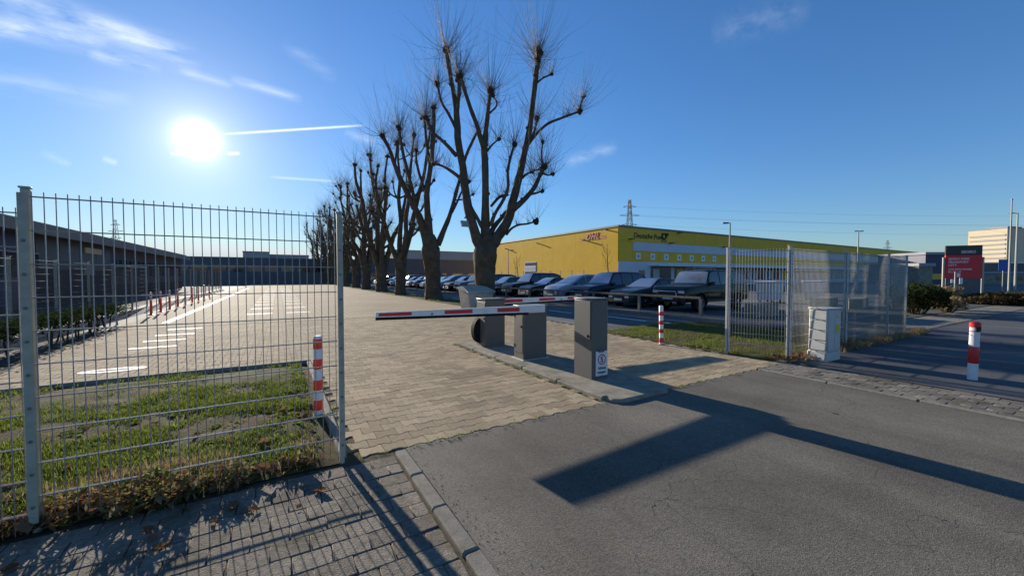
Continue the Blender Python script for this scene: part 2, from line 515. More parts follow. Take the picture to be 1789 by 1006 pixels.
# ---------------------------------------------------------------- mesh building
class MB:
    def __init__(self):
        self.v, self.f, self.m, self.r = [], [], [], []

    def add(self, vs, fs, mi=0, rnd=0.0):
        o = len(self.v)
        self.v += [tuple(p) for p in vs]
        self.r += [rnd] * len(vs)
        self.f += [tuple(i + o for i in f) for f in fs]
        self.m += [mi] * len(fs)
        return self

    def box(self, x0, x1, y0, y1, z0, z1, mi=0, rnd=0.0, mtx=None):
        vs = [Vector(p) for p in ((x0, y0, z0), (x1, y0, z0), (x1, y1, z0), (x0, y1, z0), (x0, y0, z1), (x1, y0, z1), (x1, y1, z1), (x0, y1, z1))]
        if mtx:
            vs = [mtx @ p for p in vs]
        return self.add(vs, [(0, 3, 2, 1), (4, 5, 6, 7), (0, 1, 5, 4), (1, 2, 6, 5), (2, 3, 7, 6), (3, 0, 4, 7)], mi, rnd)

    def bbox(self, x0, x1, y0, y1, z0, z1, b=0.01, mi=0, rnd=0.0, mtx=None):
        """box with chamfered edges"""
        bm = bmesh.new()
        bmesh.ops.create_cube(bm, size=1)
        for p in bm.verts:
            p.co = Vector(((x0 + x1) / 2 + p.co.x * (x1 - x0), (y0 + y1) / 2 + p.co.y * (y1 - y0), (z0 + z1) / 2 + p.co.z * (z1 - z0)))
        bmesh.ops.bevel(bm, geom=list(bm.edges), offset=b, segments=1, affect='EDGES', profile=0.5)
        if mtx:
            bm.transform(mtx)
        bm.verts.index_update()
        self.add([p.co for p in bm.verts], [[q.index for q in f.verts] for f in bm.faces], mi, rnd)
        bm.free()
        return self

    def prism(self, poly, z0, z1, mi=0, rnd=0.0):
        n = len(poly)
        vs = [(x, y, z0) for x, y in poly] + [(x, y, z1) for x, y in poly]
        fs = [tuple(range(n - 1, -1, -1)), tuple(range(n, 2 * n))] + [(i, (i + 1) % n, n + (i + 1) % n, n + i) for i in range(n)]
        return self.add(vs, fs, mi, rnd)

    def tube(self, pts, rad, sides=6, mi=0, rnd=0.0, cap=True, lump=0.0):
        pts = [Vector(p) for p in pts]
        if isinstance(rad, (int, float)):
            rad = [rad] * len(pts)
        d0 = (pts[1] - pts[0]).normalized()
        up = Vector((0, 0, 1)) if abs(d0.z) < 0.9 else Vector((1, 0, 0))
        a = d0.cross(up).normalized()
        vs = []
        for i, p in enumerate(pts):
            d = (pts[min(i + 1, len(pts) - 1)] - pts[max(i - 1, 0)]).normalized()
            a = (a - d * a.dot(d)).normalized()
            b = d.cross(a)
            for k in range(sides):
                t = 2 * math.pi * k / sides
                w = a * math.cos(t) + b * math.sin(t)
                r = rad[i]
                if lump:
                    r *= 1 + lump * mnoise.noise((p + w * rad[i]) * (0.9 / max(rad[i], 0.05)) * 0.5) + lump * 0.6 * mnoise.noise((p + w * rad[i]) * 4)
                vs.append(p + w * r)
        fs = []
        for i in range(len(pts) - 1):
            for k in range(sides):
                k2 = (k + 1) % sides
                fs.append((i * sides + k, i * sides + k2, (i + 1) * sides + k2, (i + 1) * sides + k))
        if cap:
            fs.append(tuple(range(sides - 1, -1, -1)))
            fs.append(tuple((len(pts) - 1) * sides + k for k in range(sides)))
        return self.add(vs, fs, mi, rnd)

    def lathe(self, prof, sides=20, mi=0, origin=(0, 0, 0), axis='z', rnd=0.0):
        vs, fs = [], []
        for r, z in prof:
            for k in range(sides):
                t = 2 * math.pi * k / sides
                c, s = r * math.cos(t), r * math.sin(t)
                p = (c, s, z) if axis == 'z' else ((c, z, s) if axis == 'y' else (z, c, s))
                vs.append((p[0] + origin[0], p[1] + origin[1], p[2] + origin[2]))
        for i in range(len(prof) - 1):
            for k in range(sides):
                k2 = (k + 1) % sides
                fs.append((i * sides + k, i * sides + k2, (i + 1) * sides + k2, (i + 1) * sides + k))
        fs.append(tuple(range(sides - 1, -1, -1)))
        fs.append(tuple((len(prof) - 1) * sides + k for k in range(sides)))
        return self.add(vs, fs, mi, rnd)

    def mesh(self, name, mats, smooth=False, angle=None):
        me = bpy.data.meshes.new(name)
        me.from_pydata(self.v, [], self.f)
        for m in (mats if isinstance(mats, (list, tuple)) else [mats]):
            me.materials.append(M[m] if isinstance(m, str) else m)
        me.polygons.foreach_set('material_index', self.m)
        if any(self.r):
            a = me.attributes.new('rnd', 'FLOAT', 'POINT')
            a.data.foreach_set('value', self.r)
        if smooth:
            me.polygons.foreach_set('use_smooth', [True] * len(me.polygons))
            if angle:
                me.set_sharp_from_angle(angle=R(angle))
        me.update()
        return me

    def build(self, name, mats, parent=None, smooth=False, angle=None, loc=None):
        o = bpy.data.objects.new(name, self.mesh(name, mats, smooth, angle))
        col.objects.link(o)
        if parent:
            o.parent = parent
        if loc:
            o.location = loc
        return o


def tag(o, label=None, cat=None, group=None, kind=None):
    for k, v in (('label', label), ('category', cat), ('group', group), ('kind', kind)):
        if v:
            o[k] = v
    return o


def empty(name, loc=(0, 0, 0), rz=0.0):
    o = bpy.data.objects.new(name, None)
    col.objects.link(o)
    o.location = loc
    o.rotation_euler = (0, 0, rz)
    o.empty_display_size = 0.2
    return o


def put(mesh, name, parent, loc=(0, 0, 0), rot=(0, 0, 0), scale=(1, 1, 1)):
    o = bpy.data.objects.new(name, mesh)
    col.objects.link(o)
    o.parent = parent
    o.location = loc
    o.rotation_euler = rot
    o.scale = scale
    return o


def copy_tree(o, parent=None):
    c = o.copy()
    col.objects.link(c)
    c.parent = parent
    for ch in list(o.children):
        copy_tree(ch, c)
    return c


def text_mesh(s, size, m, depth=0.01, shear=0.0, spacing=1.0, bold=0.0, align='LEFT'):
    cu = bpy.data.curves.new('lettering', 'FONT')
    cu.body = s
    cu.size = size
    cu.extrude = depth
    cu.shear = shear
    cu.space_character = spacing
    cu.offset = bold
    cu.align_x = align
    o = bpy.data.objects.new('lettering', cu)
    col.objects.link(o)
    me = bpy.data.meshes.new_from_object(o.evaluated_get(bpy.context.evaluated_depsgraph_get()))
    bpy.data.objects.remove(o)
    me.materials.clear()
    me.materials.append(M[m])
    me.name = 'lettering'
    return me


def sheet(name, poly, z, m, kind='structure', parent=None, thick=0.0):
    b = MB()
    if thick:
        b.prism(poly, z - thick, z)
    else:
        b.add([(x, y, z) for x, y in poly], [tuple(range(len(poly)))])
    o = b.build(name, m, parent)
    if kind and not parent:
        tag(o, kind=kind)
    return o


def rect(x0, x1, y0, y1):
    return [(x0, y0), (x1, y0), (x1, y1), (x0, y1)]


# ================================================================ THE GROUND
sheet('ground', rect(-2500, 2500, -2500, 2500), -0.06, 'asphalt_far')
yard = sheet('yard_paving', rect(-4.2, 8.1, 3.5, 86), -0.012, 'joint')
sheet('paving_field', rect(-4.2, 8.1, 15.5, 86), 0.0, 'paver_far', None, yard)
drive = sheet('driveway', rect(0.97, 6.78, -14, 3.6), -0.004, 'asphalt')
sheet('parking_lane', [(8.12, 8.3), (12.6, 6.2), (12.6, 90), (9.7, 90), (9.7, 14.5), (8.12, 14.5)], 0.002, 'asphalt_lane')
sheet('tree_strip', rect(8.12, 9.68, 14.52, 90), 0.006, 'soil')
sheet('parking_bays', rect(12.75, 38, 5, 90), 0.004, 'asphalt_lane')
sheet('gravel_lot', rect(8.2, 60, 3.7, 4.98), -0.01, 'gravel')
sheet('footway', rect(7.9, 26, -14, 3.62), 0.004, 'asphalt_walk')

# --- interlocking double-T pavers -------------------------------------------------
PL, PW, WAVE = 0.2, 0.165, 0.013


def paver_outline(g=0.004):
    hl, hw = PL / 2 - g / 2, PW / 2 - g / 2
    a = WAVE
    top = [(hl, hw + a), (0.068, hw + a), (0.034, hw - a), (-0.034, hw - a), (-0.068, hw + a), (-hl, hw + a)]
    bot = [(-hl, -hw - a), (-0.068, -hw - a), (-0.034, -hw + a), (0.034, -hw + a), (0.068, -hw - a), (hl, -hw - a)]
    return top + bot


def paver_geo(g=0.004):
    o = paver_outline(g)
    n = len(o)
    cx = [(x * 0.965, y * 0.955) for x, y in o]
    vs = [(x, y, -0.02) for x, y in o] + [(x, y, -0.004) for x, y in o] + [(x, y, 0) for x, y in cx]
    fs = [tuple(range(2 * n, 3 * n))]
    for i in range(n):
        j = (i + 1) % n
        fs += [(i, j, n + j, n + i), (n + i, n + j, 2 * n + j, 2 * n + i)]
    return vs, fs


pv, pf = paver_geo()
pb = MB()
pb.add(pv, pf)
paver_mesh = pb.mesh('paver', 'paver')
spots = []
ny = int((15.5 - 3.53) / PW)
for j in range(ny):
    y = 3.53 + WAVE + PW / 2 + j * PW
    x = -4.2 + (0.1 if j % 2 else 0.0)
    while x < 8.0:
        cx = x + 0.1
        inside = not (cx < 0.52 and y < 7.86) and not (3.46 < cx < 4.62 and y < 8.4) and not (cx > 7.62 and 4.4 < y < 8.5)
        if inside and cx > -4.1 and cx < 8.05:
            spots.append((cx, y))
        x += PL


def in_view(x, y, z=0.0, margin=30):
    fx = x * math.sin(YAW) + y * math.cos(YAW)
    rx = x * math.cos(YAW) - y * math.sin(YAW)
    if fx < 0.4:
        return False
    px = 894.5 + FOCAL * rx / fx
    py = 482 + FOCAL * (EYE - z) / fx
    return -margin < px < 1789 + margin and py < 1006 + margin


spots = [s for s in spots if in_view(*s, margin=500)]
spots.sort(key=lambda s: (math.hypot(*s) + (0 if in_view(*s) else 50)))
rg = random.Random(3)
for x, y in spots[:300]:
    o = put(paver_mesh, 'paver', yard, (x, y, rg.uniform(-0.002, 0.0015)), (rg.uniform(-.006, .006), rg.uniform(-.006, .006), rg.uniform(-.008, .008)))
fb = MB()
for x, y in spots[300:]:
    dz = rg.uniform(-0.002, 0.0015)
    tx, ty = rg.uniform(-.008, .008), rg.uniform(-.008, .008)
    if math.hypot(x, y) < 11:
        fb.add([(x + a, y + b, c + dz + a * tx + b * ty) for a, b, c in pv], pf, 0, rg.random())
    else:
        n = 12
        fb.add([(x + a * .985, y + b * .985, dz) for a, b, c in pv[:n]], [tuple(range(n))], 0, rg.random())
tag(fb.build('paver_field', 'paver', yard), kind='stuff')

# --- kerbs, each stone its own piece -----------------------------------------------


def kerb_run(owner, x0, y0, x1, y1, w, z0, z1, length=1.0, m='kerb', gap=0.008):
    L = math.hypot(x1 - x0, y1 - y0)
    n = max(1, round(L / length))
    a = math.atan2(y1 - y0, x1 - x0)
    seg = L / n
    b = MB().bbox(-seg / 2 + gap / 2, seg / 2 - gap / 2, -w / 2, w / 2, z0, z1, min(0.012, w * .2))
    me = b.mesh('kerb_stone', m, True, 35)
    for i in range(n):
        t = (i + 0.5) / n
        put(me, 'kerb_stone', owner, (x0 + (x1 - x0) * t + rg.uniform(-.004, .004), y0 + (y1 - y0) * t + rg.uniform(-.004, .004), rg.uniform(-.006, .004)), (0, 0, a + rg.uniform(-.006, .006)))


kerb_run(drive, 0.91, 3.46, 0.91, -3.0, 0.1, -0.15, 0.022, 0.5)
kerb_run(drive, 6.84, 3.5, 6.84, -6.0, 0.07, -0.15, 0.02, 1.0)

# --- sidewalk of old square pavers, by the fence ------------------------------------
walk = sheet('sidewalk', rect(-7, 0.86, -2.5, 3.58), -0.009, 'joint')
sb = MB().bbox(-0.0985, 0.0985, -0.0785, 0.0785, -0.04, 0, 0.005)
slab = sb.mesh('paver', 'walk', True, 40)
half = MB().bbox(-0.0485, 0.0485, -0.0785, 0.0785, -0.04, 0, 0.005).mesh('paver', 'walk', True, 40)
count = 0
cand = []
for j in range(30):
    y = 3.34 - j * 0.16
    off = 0.1 if j % 2 else 0
    if off and y > 1.0:
        put(half, 'paver', walk, (0.79, y, rg.uniform(-.004, .004)), (rg.uniform(-.012, .012), rg.uniform(-.012, .012), rg.uniform(-.02, .02)))
    for i in range(32):
        x = 0.74 - off - i * 0.2
        if in_view(x, y, margin=80) and y > 1.0:
            cand.append((x, y))
cand.sort(key=lambda s: math.hypot(*s))
for x, y in cand[:300]:
    put(slab, 'paver', walk, (x + rg.uniform(-.003, .003), y + rg.uniform(-.003, .003), rg.uniform(-.005, .004)), (rg.uniform(-.012, .012), rg.uniform(-.012, .012), rg.uniform(-.02, .02)))

# --- right-hand strip of small setts beside the drive -------------------------------
strip = sheet('sett_strip', rect(6.885, 7.9, -8, 3.62), -0.006, 'joint')
sett = MB().bbox(-0.0785, 0.0785, -0.0985, 0.0985, -0.05, 0, 0.005).mesh('paver', 'walk_r', True, 40)
n_sett = 0
for j in range(36):
    for i in range(6):
        x, y = 6.98 + i * 0.16, 3.5 - j * 0.2 - (.1 if i % 2 else 0)
        if in_view(x, y, margin=60) and n_sett < 300:
            n_sett += 1
            put(sett, 'paver', strip, (x, y, 0.003 + rg.uniform(-.004, .004)), (rg.uniform(-.012, .012), rg.uniform(-.012, .012), rg.uniform(-.015, .015)))

# --- yard markings -------------------------------------------------------------------
mk = MB()
for y in (8.9, 10.2, 11.3, 12.4, 13.5, 14.8, 16.4):
    ring = [(-2.35 + 0.42 * math.cos(t), y + 0.16 * math.sin(t)) for t in [2 * math.pi * k / 20 for k in range(20)]] if y < 9.5 else rect(-2.75, -1.95, y - 0.06, y + 0.06)
    if y < 9.5:
        inner = [(-2.35 + 0.3 * math.cos(t), y + 0.07 * math.sin(t)) for t in [2 * math.pi * k / 20 for k in range(20)]]
        mk.add([(x, q, 0.005) for x, q in ring] + [(x, q, 0.005) for x, q in inner], [(i, (i + 1) % 20, 20 + (i + 1) % 20, 20 + i) for i in range(20)])
    else:
        mk.add([(x, q, 0.005) for x, q in ring], [(0, 1, 2, 3)])
for y in range(19, 60, 3):
    for x in (-1.1, 0.3):
        mk.add([(x, y, 0.005), (x + .9, y, 0.005), (x + .9, y + .2, 0.005), (x, y + .2, 0.005)], [(0, 1, 2, 3)])
mk.add([(-3.3, 17, 0.005), (-3.1, 17, 0.005), (-3.1, 60, 0.005), (-3.3, 60, 0.005)], [(0, 1, 2, 3)])
mk.build('painted_marking', 'line', yard)
lm = MB()
for x, y, L in ((10.75, 10.4, 2.3), (10.9, 7.9, 1.4), (10.4, 13.6, 1.6), (10.4, 17, 1.6), (10.4, 21, 1.6), (10.4, 25, 1.6)):
    lm.add([(x, y - L / 2, 0.008), (x + .12, y - L / 2, 0.008), (x + .12, y + L / 2, 0.008), (x, y + L / 2, 0.008)], [(0, 1, 2, 3)])
lm.build('painted_marking', 'line', bpy.data.objects['parking_lane'])

# ================================================================ VERGES, GRASS


def soil_patch(name, x0, x1, y0, y1, nx, ny_, hmax, seed=0):
    b = MB()
    vs = []
    for j in range(ny_ + 1):
        for i in range(nx + 1):
            x, y = x0 + (x1 - x0) * i / nx, y0 + (y1 - y0) * j / ny_
            e = min(i, nx - i, j, ny_ - j)
            z = 0.004 + (0.02 + hmax * (0.5 + 0.5 * mnoise.noise(Vector((x * .8, y * .8, seed)))) + 0.025 * mnoise.noise(Vector((x * 4, y * 4, seed)))) * min(1, e / 3)
            vs.append((x, y, z))
    fs = [(j * (nx + 1) + i, j * (nx + 1) + i + 1, (j + 1) * (nx + 1) + i + 1, (j + 1) * (nx + 1) + i) for j in range(ny_) for i in range(nx)]
    b.add(vs, fs)
    return tag(b.build(name, 'soil', None, True), kind='structure')


verge = soil_patch('verge', -9, 0.42, 3.5, 7.74, 90, 44, 0.05)
verge_r = soil_patch('verge_ground', 7.66, 12.4, 3.72, 8.25, 50, 46, 0.04, 5)
kerb_run(verge, 0.455, 3.6, 0.455, 7.75, 0.07, -0.15, 0.07, 1.0)
kerb_run(verge, 0.49, 7.79, -9, 7.79, 0.07, -0.15, 0.08, 1.0)


def blades(b, x, y, z, h, w, lean, yaw, rnd, curl=0.6):
    dx, dy = math.cos(yaw), math.sin(yaw)
    px, py = -dy * w / 2, dx * w / 2
    l1, l2 = lean * h * 0.35, lean * h
    b.add([(x - px, y - py, z), (x + px, y + py, z), (x + px * .8 + dx * l1, y + py * .8 + dy * l1, z + h * .55), (x - px * .8 + dx * l1, y - py * .8 + dy * l1, z + h * .55),
           (x + dx * l2, y + dy * l2, z + h * (1 - .25 * lean))], [(0, 1, 2, 3), (3, 2, 4)], 0, rnd)


def grass_field(name, x0, x1, y0, y1, n, cover, hmin, hmax, m, seed, label, cat='grass', ground=0.03, keep=None):
    g = random.Random(seed)
    b = MB()
    made = 0
    tries = 0
    while made < n and tries < n * 12:
        tries += 1
        x, y = g.uniform(x0, x1), g.uniform(y0, y1)
        if keep and not keep(x, y):
            continue
        if not in_view(x, y, margin=180):
            continue
        c = 0.5 + 0.5 * mnoise.noise(Vector((x * 1.1, y * 1.6, seed))) + 0.25 * mnoise.noise(Vector((x * 3.3, y * 3.3, seed)))
        if g.random() > cover(x, y, c):
            continue
        k = g.randint(3, 6)
        for _ in range(k):
            blades(b, x + g.gauss(0, .018), y + g.gauss(0, .018), ground * g.uniform(.4, 1), g.uniform(hmin, hmax) * (0.6 + 0.7 * c), g.uniform(.004, .009), g.uniform(.1, 1.1), g.uniform(0, 6.28), g.random())
            made += 1
    o = b.build(name, m)
    return tag(o, label, cat, kind='stuff')


grass_field('grass', -6, 0.3, 3.62, 7.7, 85000,
            lambda x, y, c: max(0.03, min(1, (c - 0.37) * 3.4)) * (0.22 if y > 6.7 else 1) * (1.0 if y < 5.6 else .75), 0.025, 0.085, 'grass', 4,
            'patchy short green grass on the verge behind the near mesh fence')
grass_field('dry_grass', -6, 0.25, 3.42, 4.0, 3000,
            lambda x, y, c: max(0.0, min(1, (c - .46) * 3.0)) * (1 if x < -.25 else .35), 0.03, 0.13, 'dry', 9,
            'dry straw coloured grass tufts along the foot of the near mesh fence')
grass_field('lawn_grass', 7.7, 11.5, 3.8, 8.2, 26000,
            lambda x, y, c: max(.05, min(1, (c - .25) * 2.5)), 0.03, 0.09, 'grass', 14,
            'sunlit green grass patch between exit lane and parking lane')
grass_field('strip_grass', 8.15, 9.65, 14.6, 60, 9000,
            lambda x, y, c: max(0, min(1, (c - .55) * 3)), 0.03, 0.09, 'grass', 21,
            'thin green grass around the feet of the tree row')
grass_field('fence_weeds', 8.0, 15, 3.35, 3.62, 4200,
            lambda x, y, c: max(.08, min(1, (c - .3) * 2)), 0.05, 0.2, 'dry', 31,
            'dry weeds along the foot of the fence beside the utility cabinet')

# grit swept against the kerbs, moss and weeds in the joints
gt = MB()
g = random.Random(55)
for _ in range(420):
    if g.random() < .5:
        x, y = .97 + abs(g.gauss(0, .09)), g.uniform(.6, 3.5)
    elif g.random() < .5:
        x, y = g.uniform(1, 6.7), 3.5 - abs(g.gauss(0, .06))
    else:
        x, y = 6.79 - abs(g.gauss(0, .08)), g.uniform(-1, 3.5)
    r_ = g.uniform(.0015, .0035)
    gt.add([(x - r_, y - r_, -.004), (x + r_, y - r_, -.004), (x + r_ * .6, y + r_, -.004), (x - r_, y + r_ * .7, -.004), (x, y, r_)], [(0, 1, 4), (1, 2, 4), (2, 3, 4), (3, 0, 4)], 0, g.random())
tag(gt.build('grit', 'kerb'), 'fine grit gathered along the kerbs and paving edge', 'grit', kind='stuff')
grass_field('joint_weeds', .5, 6.6, 3.5, 9.5, 1500,
            lambda x, y, c: 1.0 if (3.38 < x < 3.47 and y < 8.4) or (y < 3.56) or (x < .56 and y < 7.8) else (.012 if c > .7 else 0), .01, .035, 'grass', 61,
            'tiny weeds and moss in the paving joints along the island and kerbs', 'weeds', ground=.004)
# crumbled leaf litter
lt_ = MB()
g = random.Random(18)
for _ in range(4500):
    x, y = g.uniform(-5, .3), 3.55 + abs(g.gauss(0, 1.3))
    if y > 7.6 or mnoise.noise(Vector((x * 1.3, y * 1.5, 3))) < -.1 or not in_view(x, y):
        continue
    r_, a, t_ = g.uniform(.01, .028), g.uniform(0, 6.28), g.uniform(-.6, .6)
    c_, s_ = math.cos(a), math.sin(a)
    lt_.add([(x + c_ * r_, y + s_ * r_, .045 + t_ * r_), (x - s_ * r_ * .6, y + c_ * r_ * .6, .05), (x - c_ * r_, y - s_ * r_, .045 - t_ * r_), (x + s_ * r_ * .6, y - c_ * r_ * .6, .042)], [(0, 1, 2, 3)], 0, g.random())
tag(lt_.build('leaf_litter', 'deadleaf'), 'brown crumbled leaf litter strewn over the verge soil', 'leaf litter', kind='stuff')

# broad low weeds on the verge, heaped in clumps along the fence foot
wb = MB()
g = random.Random(8)
for cxw, cyw, rw, hw, nw in ((-.75, 3.50, .26, .26, 520), (-1.75, 3.48, .35, .34, 760), (-.35, 3.56, .2, .16, 260), (-1.15, 3.58, .25, .2, 300), (-2.5, 3.5, .4, .3, 600), (-3.3, 3.55, .4, .3, 500), (.1, 3.6, .12, .1, 90)):
    for _ in range(nw):
        a, q = g.uniform(0, 6.28), math.sqrt(g.random())
        x, y = cxw + math.cos(a) * rw * q, cyw + math.sin(a) * rw * q * .55
        z = .02 + hw * g.random() * (1 - q * q * .8)
        c_, t_ = g.uniform(0, 6.28), g.uniform(-.7, .9)
        L, w = g.uniform(.025, .06), g.uniform(.008, .02)
        dx, dy, dz = math.cos(c_) * math.cos(t_) * L, math.sin(c_) * math.cos(t_) * L, math.sin(t_) * L
        wb.add([(x - dx, y - dy, z - dz), (x - math.sin(c_) * w, y + math.cos(c_) * w, z), (x + dx, y + dy, z + dz), (x + math.sin(c_) * w, y - math.cos(c_) * w, z)], [(0, 1, 2, 3)], g.choice((0, 1, 1, 2)), g.random())
for _ in range(420):
    x, y = g.uniform(-4.5, .28), g.uniform(3.6, 6.4)
    if not in_view(x, y):
        continue
    for k in range(g.randint(4, 7)):
        a = g.uniform(0, 6.28)
        L, w = g.uniform(.03, .075), g.uniform(.012, .024)
        z = 0.035
        dx, dy = math.cos(a), math.sin(a)
        wb.add([(x, y, z), (x + dx * L * .5 - dy * w, y + dy * L * .5 + dx * w, z + L * .5), (x + dx * L, y + dy * L, z + L * .4), (x + dx * L * .5 + dy * w, y + dy * L * .5 - dx * w, z + L * .5)],
               [(0, 1, 2, 3)], 0, g.random())
tag(wb.build('low_weeds', ['grass', 'dry', 'deadleaf']), 'broad leaved low weeds scattered through the verge grass', 'weeds', kind='stuff')


def leaf_mesh(seed):
    g = random.Random(seed)
    b = MB()
    n = 9
    pts = []
    for k in range(n):
        t = 2 * math.pi * k / n
        r = 0.05 * (1 + 0.35 * math.cos(5 * t / 1) * .6 + g.uniform(-.15, .15))
        pts.append((r * math.cos(t) * 1.15, r * math.sin(t) * .8, g.uniform(-.004, .022)))
    b.add([(0, 0, 0.0)] + pts, [(0, 1 + i, 1 + (i + 1) % n) for i in range(n)])
    return b.mesh('fallen_leaf', 'deadleaf')


leaf_meshes = [leaf_mesh(k) for k in range(6)]
g = random.Random(77)
for k in range(170):
    if k < 120:
        x = g.choice((g.gauss(-.9, .5), g.uniform(-3, .2), g.gauss(-1.9, .4)))
        y = 3.52 + abs(g.gauss(0, .12)) - 0.07
    else:
        x, y = g.uniform(-3.5, .3), g.uniform(3.6, 5.5)
    if x > .3:
        continue
    put(leaf_meshes[k % 6], 'fallen_leaf', verge, (x, y, 0.03 + g.uniform(0, .05)), (g.uniform(-.7, .7), g.uniform(-.7, .7), g.uniform(0, 6.28)), (g.uniform(.6, 1.15),) * 3)
for k in range(70):
    x, y = g.uniform(7.8, 9.0), 3.62 + g.gauss(0, .12)
    put(leaf_meshes[k % 6], 'fallen_leaf', verge_r, (x, y, 0.03 + g.uniform(0, .05)), (g.uniform(-.6, .6), g.uniform(-.6, .6), g.uniform(0, 6.28)), (g.uniform(.6, 1.1),) * 3)
for k in range(26):
    put(leaf_meshes[k % 6], 'fallen_leaf', walk, (g.uniform(-2.2, .3), 3.35 - abs(g.gauss(0, .25)), 0.012), (g.uniform(-.2, .2), g.uniform(-.2, .2), g.uniform(0, 6.28)), (g.uniform(.35, .8),) * 3)

# ================================================================ MESH FENCES
ROD_V = MB().tube([(0, 0, 0), (0, 0, 2.03)], 0.0029, 6).mesh('vertical_rod', 'galv', True)


BOLT = MB().lathe([(0.009, 0), (0.009, -.007), (.005, -.010)], 8, 0, (0, 0, 0), 'y').mesh('bolt', 'bolt')


def post_parts(root, x, y, h, w, d, m, bolts=True, side=1):
    b = MB().bbox(-w / 2, w / 2, -d / 2, d / 2, -0.1, h, 0.004)
    p = b.build('post', m, root, True, 40, (x, y, 0))
    c = MB().bbox(-w / 2 - .006, w / 2 + .006, -d / 2 - .006, d / 2 + .006, h, h + .012, 0.003)
    c.build('post_cap', m, p, True, 40)
    if bolts:
        f = MB().box(-w / 2 - 0.002, w / 2 + .002, -d / 2 - .0305, -d / 2 - .0245, 0.06, h - .03)
        f.build('clamp_bar', m, p)
        for k in range(int((h - .1) / 0.2)):
            put(BOLT, 'bolt', p, (0, -d / 2 - .031, 0.16 + k * 0.2))
    return p


def mesh_panel(root, x0, y0, x1, y1, zb, top, rods=True, pitch=0.05, name='mesh_panel', hpitch=0.2, rod_r=None, m='galv', rscale=1.0):
    """welded double-rod mat: upright rods held between pairs of level rods"""
    L = math.hypot(x1 - x0, y1 - y0)
    a = math.atan2(y1 - y0, x1 - x0)
    p = empty(name, (x0, y0, zb), a)
    p.parent = root
    H = top - zb
    n = int(L / pitch)
    if rods:
        for i in range(n + 1):
            put(ROD_V, 'vertical_rod', p, ((L - n * pitch) / 2 + i * pitch, 0, 0), (0, 0, 0), (rscale, rscale, H / 2.03))
    else:
        b = MB()
        for i in range(n + 1):
            x = (L - n * pitch) / 2 + i * pitch
            b.tube([(x, 0, 0), (x, 0, H)], rod_r or 0.0035, 4, cap=False)
        tag(b.build('upright_rods', m, p, True), kind='stuff')
    hr = MB()
    hr.tube([(0, -.0075, 0), (L, -.0075, 0)], 0.0038, 6).tube([(0, .0075, 0), (L, .0075, 0)], 0.0038, 6)
    hm = hr.mesh('horizontal_rod', m, True)
    k = 0
    while H - 0.03 - k * hpitch > 0.0:
        put(hm, 'horizontal_rod', p, (0, 0, H - 0.03 - k * hpitch))
        k += 1
    return p


f1 = tag(empty('mesh_fence', (0.44, 3.52, 0)), 'tall galvanised mesh fence standing on the verge edge closest to the camera', 'fence', 'mesh fences around the site')
for px_, hh, ww, mm in ((0.44, 2.06, .038, 'galv_old'), (-1.285, 2.07, .037, 'galv_old'), (-3.75, 2.0, .05, 'galv')):
    post_parts(f1, px_ - 0.44, 0, hh, ww, .028, mm)
mesh_panel(f1, -0.03, -.03, -1.70, -.03, 0.07, 2.05)
mesh_panel(f1, -1.75, -.03, -4.16, -.03, 0.0, 1.95)
mesh_panel(f1, -4.22, -.04, -6.7, -.04, 0.0, 1.95, rods=False)

f2 = tag(empty('mesh_fence', (8.1, 3.65, 0)), 'galvanised mesh fence with corner panel behind the utility cabinet', 'fence', 'mesh fences around the site')
for x, y, hh in ((0, 0, 2.1), (2.4, 0, 2.08), (4.9, 0, 2.08), (6.15, 0, 2.08), (-.43, .9, 2.1)):
    post_parts(f2, x, y, hh, .055, .04, 'galv_light', bolts=(x < 3))
mesh_panel(f2, -0.41, 0.86, -0.02, 0.04, 0.08, 2.06, hpitch=0.2, rscale=1.5)
mesh_panel(f2, 0.03, -.03, 2.37, -.03, 0.05, 2.06, rscale=1.5)
mesh_panel(f2, 2.43, -.03, 4.87, -.03, 0.05, 2.06, rscale=1.5)
mesh_panel(f2, 4.93, -.03, 6.12, -.03, 0.05, 2.06, rscale=1.5)

f3 = tag(empty('mesh_fence', (-6.0, 8, 0)), 'long mesh fence running along the path in front of the low dark building', 'fence', 'mesh fences around the site')
for k in range(22):
    post_parts(f3, 0, k * 2.5, 2.05, .06, .06, 'galv_old', bolts=False)
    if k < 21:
        mesh_panel(f3, 0.04, k * 2.5, 0.04, k * 2.5 + 2.5, 0.05, 2.03, rods=False, pitch=0.05 if k < 8 else 0.1, rod_r=.003, m='fence_dark')

# ================================================================ BOLLARDS


def bollard(loc, h, r, bands, label, base=True, tilt=0.0, cap=None, red='red'):
    root = tag(empty('bollard', loc), label, 'bollard', 'red and white bollards')
    root.rotation_euler = (tilt, tilt * .5, 0)
    MB().lathe([(r, -0.05), (r, h - .012), (r * .8, h)], 20).build('post', 'white', root, True, 40)
    for z0, z1, m in bands:
        MB().lathe([(r + .0015, z0), (r + .0025, z0 + .002), (r + .0025, z1 - .002), (r + .0015, z1)], 20).build('band', m, root, True, 40)
    if base:
        MB().lathe([(r * 1.7, 0), (r * 1.6, .012), (r * 1.05, .02)], 20).build('base', 'concrete', root, True, 40)
    if cap:
        MB().lathe([(r + .006, h - .05), (r + .006, h + .01), (r * .7, h + .03), (0.004, h + .034)], 20).build('cap', cap, root, True, 40)
    return root


